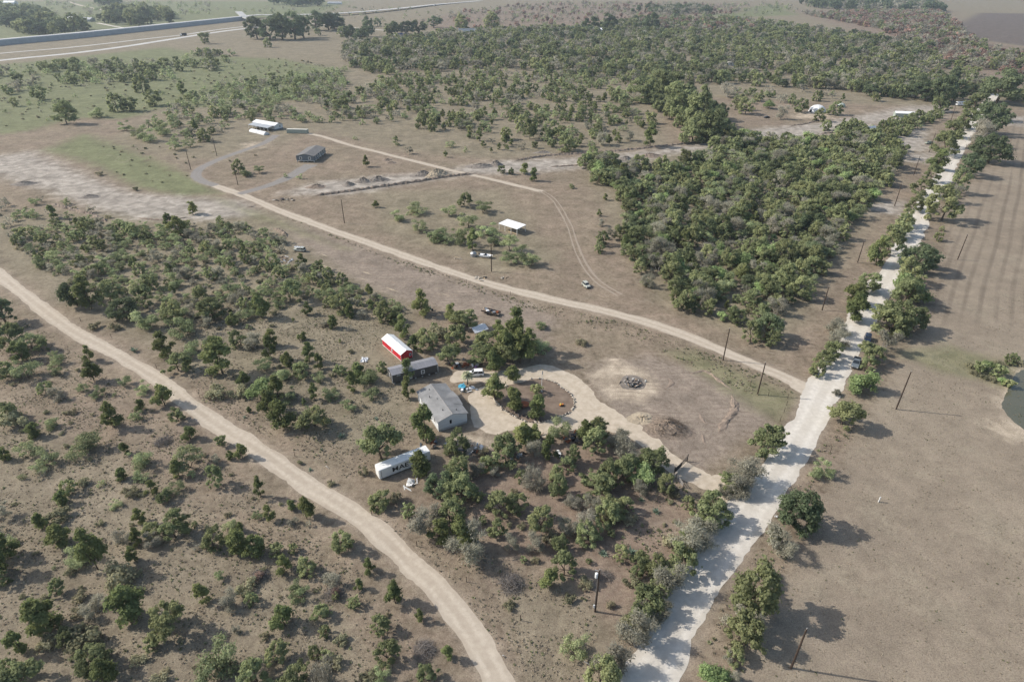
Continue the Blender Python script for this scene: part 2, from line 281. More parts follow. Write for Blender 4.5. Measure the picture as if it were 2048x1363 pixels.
def ground_material():
    t = NT('ground_cover'); p = t.pos()
    n1 = t.noise(p, .035, 4, .6); nb = t.noise(p, .075, 5, .62); n2 = t.noise(p, .22, 5, .65, .4); n3 = t.noise(p, .85, 7, .72); n4 = t.noise(p, 4.2, 4, .7)
    col = t.mix(t.rng(n3, .36, .62), (.136, .104, .074, 1), (.308, .250, .184, 1))
    col = t.mix(t.rng(n2, .36, .66, 0, .55), col, (.262, .200, .155, 1))
    col = t.mix(t.rng(n1, .42, .62, 0, .34), col, t.mix(t.rng(n3, .38, .62), (.150, .130, .085, 1), (.285, .250, .175, 1)))
    def zone(name, ca, cb, sharp=.22, keep=1.0, na=n2):
        nonlocal col
        a = t.attr('z_'+name); m = t.math('ADD', a, t.math('MULTIPLY', t.math('SUBTRACT', t.math('ADD', t.math('ADD', t.math('MULTIPLY', n2, .45), t.math('MULTIPLY', n3, .25)), t.math('MULTIPLY', nb, .45)), .575), 1.15))
        f = t.rng(m, .5-sharp, .5+sharp, 0, keep, True); f = t.math('MULTIPLY', f, t.rng(a, .01, .12))
        col = t.mix(f, col, t.mix(t.rng(na, .35, .65), C4(ca), C4(cb)))
    zone('sage', (.165, .155, .098), (.268, .238, .168), .4, .58, n3)
    zone('straw', (.165, .138, .098), (.290, .250, .180), .4, .8, n3)
    zone('field', (.220, .180, .136), (.330, .276, .212), .15, .92, t.math('ADD', t.math('MULTIPLY', n3, .6), t.math('MULTIPLY', n1, .4)))
    zone('green', (.122, .148, .068), (.190, .212, .104), .3, .9, n3)
    zone('soil', (.185, .148, .118), (.345, .288, .238), .3, .9, n3)
    zone('pale', (.300, .270, .235), (.440, .400, .350), .3, .92, n2)
    zone('russet', (.190, .138, .108), (.235, .182, .145), .4, .8)
    zone('dark', (.105, .085, .080), (.130, .108, .100), .15, .95)
    zone('litter', (.180, .128, .098), (.280, .212, .165), .4, .7, n3)
    zone('lush', (.135, .150, .070), (.205, .200, .110), .3, .75)
    zone('sand', (.390, .320, .240), (.520, .440, .340), .25, .95)
    zone('dust', (.240, .195, .150), (.360, .300, .235), .4, .6, n3)
    col = t.mix(t.math('MULTIPLY', t.attr('z_field'), t.rng(nb, .52, .66, 0, .32)), col, t.mix(t.rng(n3, .4, .6), (.150, .138, .098, 1), (.262, .236, .178, 1)))
    # mown lines of the field: stretched noise along the road
    mp = t.n('ShaderNodeMapping'); t.put(mp.inputs[0], p); a = RW['gravel']; d = a[len(a)*3//4]-a[len(a)//3]
    mp.inputs['Rotation'].default_value = (0, 0, -math.atan2(d[1], d[0]))
    mp2 = t.n('ShaderNodeMapping'); t.put(mp2.inputs[0], mp.outputs[0]); mp2.inputs['Scale'].default_value = (.010, .42, 1)
    wb = t.n('ShaderNodeTexWave'); wb.wave_type = 'BANDS'; wb.bands_direction = 'Y'; t.put(wb.inputs['Vector'], mp.outputs[0]); wb.inputs['Scale'].default_value = .075; wb.inputs['Distortion'].default_value = 3; wb.inputs['Detail'].default_value = 2; wb.inputs['Detail Scale'].default_value = .12
    st = t.math('MULTIPLY', wb.outputs['Fac'], t.rng(t.noise(mp2.outputs[0], 1.0, 3, .5), .35, .65, .55, 1))
    fs = t.math('MULTIPLY', t.attr('z_furrow'), t.rng(st, .40, .85, 0, .62)); col = t.mix(fs, col, (.140, .114, .088, 1))
    # tufts and specks
    tuft = t.rng(n3, .52, .70, 0, .55); col = t.mix(t.math('MULTIPLY', tuft, t.rng(n1, .3, .7, .35, 1)), col, (.185, .165, .098, 1))
    col = t.mix(t.rng(n4, .47, .67, 0, .72), col, (.115, .092, .070, 1)); col = t.mix(t.rng(n4, .28, .46, .42, 0), col, (.40, .34, .27, 1))
    # patchiness of the soil, scraped arcs, faint trails
    hs = t.n('ShaderNodeHueSaturation'); t.put(hs.inputs['Color'], col); t.put(hs.inputs['Value'], t.math('MULTIPLY_ADD', t.math('SUBTRACT', t.math('MULTIPLY', t.rng(n2, .3, .7, .80, 1.20), t.rng(nb, .32, .68, .84, 1.16)), 1.0), t.rng(t.attr('z_field'), 0, 1, 1, .62), .93)); col = hs.outputs[0]
    wv = t.n('ShaderNodeTexWave'); wv.wave_type = 'RINGS'; t.put(wv.inputs['Vector'], p); wv.inputs['Scale'].default_value = .16; wv.inputs['Distortion'].default_value = 9; wv.inputs['Detail'].default_value = 4; wv.inputs['Detail Scale'].default_value = .35
    col = t.mix(t.math('MULTIPLY', t.math('MULTIPLY', t.rng(wv.outputs['Fac'], .72, .95), t.attr('z_soil')), t.rng(nb, .42, .6, .0, .5)), col, (.150, .118, .092, 1))
    ng_ = t.noise(p, .018, 3, .5, .6); tr1 = t.rng(t.math('ABSOLUTE', t.math('SUBTRACT', ng_, .5)), .001, .005, .0, 0); tr2 = t.rng(t.math('ABSOLUTE', t.math('SUBTRACT', t.noise(p, .027, 2, .5, .8), .47)), .001, .006, .16, 0)
    col = t.mix(t.math('MULTIPLY', tr2, t.rng(t.attr('z_field'), 0, .5, 1, 0)), col, (.345, .290, .230, 1))
    h = t.math('ADD', t.math('MULTIPLY', n3, 1.0), t.math('MULTIPLY', n4, .35))
    return t.bsdf(col, .95, t.bump(h, .55, .16), 0, .1)
g = bpy.data.objects.new('ground', ground_mesh()); COL.objects.link(g); g.data.materials.append(ground_material()); tag(g, kind='structure', label='dry brown scrubland soil with pale and green patches')

# ---------------------------------------------------------------- roads and sheets
def road_material(name, ca, cb, cm, scale=.9, edge=.0):
    t = NT(name); p = t.pos(); u = t.attr('across'); n1 = t.noise(p, .16, 4, .6); n2 = t.noise(p, scale, 4, .65); n3 = t.noise(p, 6., 3)
    col = t.mix(t.rng(n2, .3, .7), C4(ca), C4(cb))
    trk = t.rng(t.math('ABSOLUTE', t.math('SUBTRACT', t.math('ABSOLUTE', u), .48)), .05, .34, 1, 0, True)
    col = t.mix(t.math('MULTIPLY', t.math('SUBTRACT', 1.0, trk), t.rng(n1, .35, .65, .2, .6)), col, C4(cm))
    col = t.mix(t.rng(n3, .55, .8, 0, .45), col, C4(tuple(x*.62 for x in ca)))
    return t.bsdf(col, .95, t.bump(n3, .4, .06), 0, .1)
def ribbon(name, L, width, m, z, label, rag=.25, step_w=None):
    n = len(L); T = np.gradient(L, axis=0); T /= np.linalg.norm(T, axis=1)[:, None]+1e-9; N = np.stack([-T[:, 1], T[:, 0]], 1)
    us = np.array([-1, -.75, -.5, -.25, 0, .25, .5, .75, 1.]); V = []; U = []
    def wob(): x = RNG.normal(size=n); k = np.ones(5)/5; return np.convolve(x, k, 'same')*1.6*rag+np.convolve(RNG.normal(size=n), np.ones(21)/21, 'same')*3*rag
    wl, wr = wob(), wob(); ww = width if hasattr(width, '__len__') else np.full(n, width)
    for i in range(n):
        for u in us:
            off = u*ww[i]/2+(wr[i]*max(0, u)**2 if u > 0 else -wl[i]*u*u)
            V.append((L[i, 0]+N[i, 0]*off, L[i, 1]+N[i, 1]*off, z)); U.append(u)
    k = len(us); Fs = [(i*k+j, i*k+j+1, (i+1)*k+j+1, (i+1)*k+j)[::-1] for i in range(n-1) for j in range(k-1)]
    me = bpy.data.meshes.new(name); me.from_pydata(V, [], Fs); me.attributes.new('across', 'FLOAT', 'POINT').data.foreach_set('value', U); me.materials.append(m)
    o = bpy.data.objects.new(name, me); COL.objects.link(o); return tag(o, label, kind='structure')
def sheet(name, px, m, z, label, rag=.3, step=.8, world=None):
    W = np.asarray(world, float) if world is not None else atn(px); L = spline(np.vstack([W, W[:1]]), step)[:-1]; n = len(L)
    c = np.roll(L, -1, 0)-np.roll(L, 1, 0); c /= np.linalg.norm(c, axis=1)[:, None]+1e-9; off = np.convolve(np.tile(RNG.normal(size=n), 3), np.ones(5)/5, 'same')[n:2*n]*2*rag
    L = L+np.stack([c[:, 1], -c[:, 0]], 1)*off[:, None]
    if np.sum(L[:, 0]*np.roll(L[:, 1], -1)-np.roll(L[:, 0], -1)*L[:, 1]) < 0: L = L[::-1]
    me = bpy.data.meshes.new(name); me.from_pydata([(x, y, z) for x, y in L], [], [tuple(range(n))]); me.attributes.new('across', 'FLOAT', 'POINT').data.foreach_set('value', [.48]*n)
    me.materials.append(m); o = bpy.data.objects.new(name, me); COL.objects.link(o); return tag(o, label, kind='structure')
M_GRAVEL = road_material('white_gravel', (.485, .450, .395), (.63, .590, .525), (.42, .382, .325))
M_DIRT = road_material('pale_dirt', (.385, .33, .265), (.50, .438, .355), (.325, .272, .212))
M_SANDY = road_material('sandy_dirt', (.375, .315, .240), (.515, .445, .355), (.37, .31, .24), .6)
M_GREYDRV = road_material('grey_gravel', (.195, .182, .170), (.262, .245, .228), (.215, .195, .172))
M_TRACK = road_material('worn_two_track', (.275, .232, .182), (.335, .285, .228), (.25, .20, .16))
M_BED = road_material('garden_soil', (.135, .102, .078), (.225, .175, .135), (.17, .13, .10), .5)
ribbon('gravel_road', RW['gravel'], np.linspace(8.0, 8.6, len(RW['gravel'])), M_GRAVEL, .024, 'wide white gravel road', .42)
ribbon('dirt_road', RW['lower'], 4.5, M_DIRT, .012, 'pale dirt track past the white box trailer', .24)
ribbon('dirt_road', RW['middle'], 4.5, M_DIRT, .012, 'pale dirt track past the open pavilion to the gravel road', .24)
ribbon('gravel_driveway', RW['greyloop'], 5.0, M_GREYDRV, .016, 'grey gravel driveway curving to the white roofed home', .2)
ribbon('gravel_driveway', RW['greydrive'], np.linspace(4, 8, len(RW['greydrive'])), M_GREYDRV, .020, 'grey gravel driveway widening towards the slate blue home', .2)
ribbon('dirt_path', RW['upper'], 3.4, M_DIRT, .010, 'narrow sandy track leading from the cream container', .2)
L2 = spline(atn([(1083, 382), (1104, 396), (1122, 420), (1138, 450), (1148, 480), (1160, 512), (1176, 540), (1200, 566), (1240, 590)]), 1.0)
Tn = np.gradient(L2, axis=0); Tn /= np.linalg.norm(Tn, axis=1)[:, None]; Nn = np.stack([-Tn[:, 1], Tn[:, 0]], 1)
for s_ in (-.95, .95): ribbon('wheel_rut', L2+Nn*s_, .75, M_TRACK, .010, 'faint wheel rut curving over the dry grass beside the pavilion', .12)
sheet('driveway', [(1042, 733), (1090, 730), (1122, 739), (1150, 752), (1174, 770), (1202, 803), (1234, 822), (1264, 840), (1300, 866), (1328, 890), (1352, 912), (1428, 954), (1408, 980), (1350, 950), (1306, 910), (1264, 880), (1222, 860), (1190, 856), (1165, 856), (1125, 862), (1080, 874), (1030, 862), (985, 868), (950, 852), (942, 822), (938, 792), (960, 774), (985, 768), (950, 762), (905, 764), (912, 744), (980, 742)], M_SANDY, .012, 'sandy yard and driveway looping round the stone ringed bed', .35)
sheet('driveway_apron', [(1396, 968), (1430, 950), (1492, 958), (1545, 975), (1540, 1022), (1450, 1030), (1440, 1000)], M_SANDY, .018, 'pale gravel apron joining the gated driveway to the road', .25)
sheet('track_mouth', [(1586, 756), (1612, 768), (1630, 762), (1650, 772), (1640, 815), (1606, 802), (1604, 788), (1580, 772)], M_DIRT, .020, 'flared mouth of the dirt track at the gravel road', .15)
BEDPX = [(990, 802), (1008, 819), (1030, 833), (1056, 843), (1090, 843), (1118, 834), (1142, 822), (1149, 806), (1142, 788), (1126, 777), (1108, 764), (1086, 758), (1066, 757), (1046, 763), (1012, 772), (988, 786)]
sheet('garden_bed', BEDPX, M_BED, .016, 'brown soil bed inside the ring of stones', .1)
sheet('burnt_ground', [(1238, 762), (1250, 752), (1275, 752), (1290, 764), (1284, 778), (1258, 780), (1240, 774)], mat('burnt_soil', (.20, .175, .15), .95, .8, .5), .008, 'grey ashy ground under the burnt rubbish heap', .3)
# pond
t = NT('pond_water'); n_ = t.noise(t.pos(), 1.2, 3); wm = t.bsdf(t.mix(t.rng(t.noise(t.pos(), .08, 2), .3, .7), (.085, .085, .052, 1), (.105, .098, .066, 1)), .16, t.bump(n_, .06, .05), 0, .5)
sheet('pond', [(2052, 738), (2026, 764), (2006, 798), (2010, 826), (2040, 852), (2085, 870), (2170, 880), (2230, 800), (2180, 735), (2100, 722)], wm, .012, 'murky green stock pond with a sandy shore', .4)

# ---------------------------------------------------------------- vegetation prototypes (crown diameter 1)
def quads(P, N, size, asp, tone, up=None):
    """leaf faces at P facing N"""
    n = len(P); r = RNG.normal(size=(n, 3)) if up is None else up
    a = np.cross(N, r); a /= np.linalg.norm(a, axis=1)[:, None]+1e-9; b = np.cross(N, a); b /= np.linalg.norm(b, axis=1)[:, None]+1e-9
    a *= (size/2)[:, None]; b *= (size*asp/2)[:, None]
    V = np.stack([P-a-b*.7, P+a-b, P+a*.8+b, P-a*.9+b*.9], 1).reshape(-1, 3); return V, tone
def unit(n): d = RNG.normal(size=(n, 3)); return d/np.linalg.norm(d, axis=1)[:, None]
def crown_lobes(kind, hr):
    """lobe centres (x,y,z) and radii inside a crown of diameter 1 and total height hr"""
    if kind in 'JY':
        n = RNG.integers(16, 24); z = RNG.uniform(.0, 1, n)**.85; lo, hi = hr*.10, hr*.93
        env = np.where(z < .3, .55+.45*z/.3, 1-.82*((z-.3)/.7)**1.15)
        rad = .40*env*RNG.uniform(.2, 1.0, n)**.6; th = RNG.uniform(0, 6.28, n)
        c = np.stack([rad*np.cos(th), rad*np.sin(th), lo+(hi-lo)*z], 1); r = (.075+.11*env)*RNG.uniform(.7, 1.25, n)
    elif kind in 'MG':
        n = RNG.integers(10, 16); th = RNG.uniform(0, 6.28, n); rad = .42*np.sqrt(RNG.uniform(0, 1, n))
        c = np.stack([rad*np.cos(th), rad*np.sin(th), hr*np.clip(.50+.36*RNG.uniform(-1, 1, n)-.25*rad, .16, .86)], 1); r = RNG.uniform(.09, .20, n)
    elif kind in 'SB':
        n = RNG.integers(8, 13); th = RNG.uniform(0, 6.28, n); rad = .36*np.sqrt(RNG.uniform(0, 1, n))
        c = np.stack([rad*np.cos(th), rad*np.sin(th), hr*(.40+.30*RNG.uniform(-1, 1, n)*(1-rad))], 1); r = RNG.uniform(.10, .22, n)
    else:
        n = RNG.integers(34, 52); z = RNG.uniform(0, 1, n)**.9; env = np.sqrt(np.clip(1-((z-.38)/.66)**2, .05, 1)); th = RNG.uniform(0, 6.28, n); q = RNG.uniform(.3, 1, n)**.5
        lo = .12 if kind == 'L' else .15
        c = np.stack([.40*env*q*np.cos(th), .40*env*q*np.sin(th), hr*(lo+(.86-lo)*z)], 1); r = RNG.uniform(.04, .135, n)
        sk = RNG.normal(size=2)*.11; c[:, 0] += sk[0]*z; c[:, 1] += sk[1]*z; far_ = RNG.uniform(size=n) < .2; c[far_, :2] *= RNG.uniform(1.15, 1.5); r[far_] *= .65; c[:, 2] += .10*hr*np.sin(2*th+sk[0]*40)*q
    return c, r
KIND = dict(  # height ratio, leaf size, leaves, protos
    J=(1.30, .052, 2700, 9), L=(.92, .036, 5000, 10), O=(.80, .029, 6500, 5), M=(.72, .028, 2900, 7), G=(.95, .030, 1900, 7), S=(.55, .060, 620, 5), B=(.85, .042, 3600, 3), R=(.7, .06, 700, 2))
def build_proto(kind, i, lite=False):
    hr, ls, nl, _ = KIND[kind]; hr *= RNG.uniform(.88, 1.15)
    if lite: nl = max(130, nl//15); ls = ls*3.0
    c, r = crown_lobes(kind, hr); wgt = r**2/np.sum(r**2); li = RNG.choice(len(c), nl, p=wgt); d = unit(nl)
    low = d[:, 2] < -.35; d[low, 2] *= -RNG.uniform(0, 1, low.sum())
    q = RNG.uniform(.25, 1, nl)**.45*RNG.uniform(.85, 1.16, nl)*np.where(RNG.uniform(size=nl) < .34, RNG.uniform(1.05, 1.65, nl), 1)
    P = c[li]+d*(r[li]*q)[:, None]*np.array([1, 1, .92 if kind != 'M' else .62]); P[:, 2] = np.maximum(P[:, 2], .015)
    N = d+unit(nl)*.7+np.array([0, 0, .35]); N /= np.linalg.norm(N, axis=1)[:, None]
    lt = RNG.uniform(0, 1, len(c)); tone = np.clip(.65*lt[li]+.35*RNG.uniform(0, 1, nl), 0, 1)
    sz = ls*RNG.uniform(.55, 1.35, nl)
    V, T = quads(P, N, sz, RNG.uniform(.7, 1.7, nl), tone); V = [V]; T = [T]
    if kind == 'J' and not lite:                                # ragged upright sprays
        m = 150; k = RNG.choice(len(c), m, p=wgt); dd = unit(m); dd[:, 2] = np.abs(dd[:, 2])+.5; dd /= np.linalg.norm(dd, axis=1)[:, None]
        Pt = c[k]+dd*(r[k]*1.12)[:, None]; v, t_ = quads(Pt, np.cross(dd, unit(m)), np.full(m, ls*.55), np.full(m, 2.6), RNG.uniform(.3, 1, m)); V.append(v); T.append(t_)
    if kind in 'GR' :                                           # bare twigs: long thin slivers radiating
        m = 60 if lite else 1100; k = RNG.choice(len(c), m, p=wgt); dd = unit(m); dd[:, 2] = dd[:, 2]*.6+.55; dd /= np.linalg.norm(dd, axis=1)[:, None]
        Pt = c[k]+dd*(r[k]*RNG.uniform(.3, 1.15, m))[:, None]; s1 = np.cross(dd, unit(m)); s1 /= np.linalg.norm(s1, axis=1)[:, None]
        hw = .0045*(2 if lite else 1); hl = RNG.uniform(.05, .11, m)[:, None]
        V.append(np.stack([Pt-s1*hw-dd*hl, Pt+s1*hw-dd*hl, Pt+s1*hw*.4+dd*hl, Pt-s1*hw*.4+dd*hl], 1).reshape(-1, 3)); T.append(np.full(m, 1.0))
    V = np.vstack(V); T = np.concatenate(T); nq = len(T)
    tb = MB(); zt = hr*(.26 if kind in 'LOM' else .2); rt = .022 if kind != 'O' else .032
    if kind in 'MGSB':
        for k in range(3 if kind != 'S' else 2):
            e = c[RNG.integers(len(c))]; a = Vector((RNG.normal()*.02, RNG.normal()*.02, -.04)); mid = Vector((e[0]*.35+RNG.normal()*.05, e[1]*.35+RNG.normal()*.05, e[2]*.5))
            tb.tube([a, mid, Vector(e)], [rt*.8, rt*.55, rt*.2], 5)
    else:
        bend = Vector((RNG.normal()*.03, RNG.normal()*.03, zt)); tb.tube([(0, 0, -.04), bend*.5, bend], [rt*1.35, rt, rt*.9], 6)
        for k in RNG.choice(len(c), min(6, len(c)), replace=False):
            e = Vector(c[k]); tb.tube([bend*.96, bend.lerp(e, .5)+Vector((0, 0, .03)), e], [rt*.62, rt*.4, rt*.14], 4)
    bark = MT['palebark'] if kind == 'G' else MT['bark']
    def crown_mesh(with_trunk):
        nm = 'foliage'; me = bpy.data.meshes.new(nm); vv = V; fs = np.arange(nq*4).reshape(-1, 4)
        tv = np.array([tuple(p) for p in tb.v]); loops = [fs.ravel()]; starts = [np.arange(nq)*4]; tot = nq*4; nf = nq
        if with_trunk:
            vv = np.vstack([V, tv])
            for f in tb.f: loops.append(np.array(f)+len(V)); starts.append(np.array([tot])); tot += len(f); nf += 1
        me.vertices.add(len(vv)); me.vertices.foreach_set('co', vv.ravel()); me.loops.add(tot); me.loops.foreach_set('vertex_index', np.concatenate(loops))
        me.polygons.add(nf); me.polygons.foreach_set('loop_start', np.concatenate(starts)); me.materials.append(LEAF[kind]); me.materials.append(bark)
        mi = np.zeros(nf, np.int32); mi[nq:] = 1; me.polygons.foreach_set('material_index', mi); me.update(calc_edges=True)
        tn = np.full(nf, .5, np.float32); tn[:nq] = T; me.attributes.new('tone', 'FLOAT', 'FACE').data.foreach_set('value', tn); return me
    return dict(crown=crown_mesh(False) if not lite else None, joined=crown_mesh(True), trunk=tb.mesh('trunk', bark) if not lite else None, hr=hr)
PROTO = {k: [build_proto(k, i) for i in range(v[3])] for k, v in KIND.items()}
LITE = {k: [build_proto(k, i, True) for i in range(3)] for k in KIND}
def blade_proto(n, length, wid, droop, matl, name, up=.5, base=0.):
    V = []; Fs = []; T = []
    for i in range(n):
        th = RNG.uniform(0, 6.28); el = RNG.uniform(up*.3, 1.35); d = Vector((math.cos(th)*math.cos(el), math.sin(th)*math.cos(el), math.sin(el))); s_ = Vector((-math.sin(th), math.cos(th), 0))*wid
        l = length*RNG.uniform(.7, 1.1); p0 = Vector((0, 0, base)); p1 = p0+d*l*.55; p2 = p0+d*l+Vector((0, 0, -droop*l*RNG.uniform(.5, 1.2))); b = len(V)
        V += [p0-s_*.5, p0+s_*.5, p1+s_, p1-s_, p2]; Fs += [(b, b+1, b+2, b+3), (b+3, b+2, b+4)]; T += [RNG.uniform(0, 1)]*2
    me = bpy.data.meshes.new(name); me.from_pydata([tuple(v) for v in V], [], Fs); me.materials.append(matl); me.attributes.new('tone', 'FLOAT', 'FACE').data.foreach_set('value', T); return me
AGAVE = [blade_proto(26, .55, .05, .08, LEAF['A'], 'rosette') for _ in range(2)]
YUCCA = blade_proto(150, .52, .045, .55, LEAF['Y'], 'fronds', .2, .55)

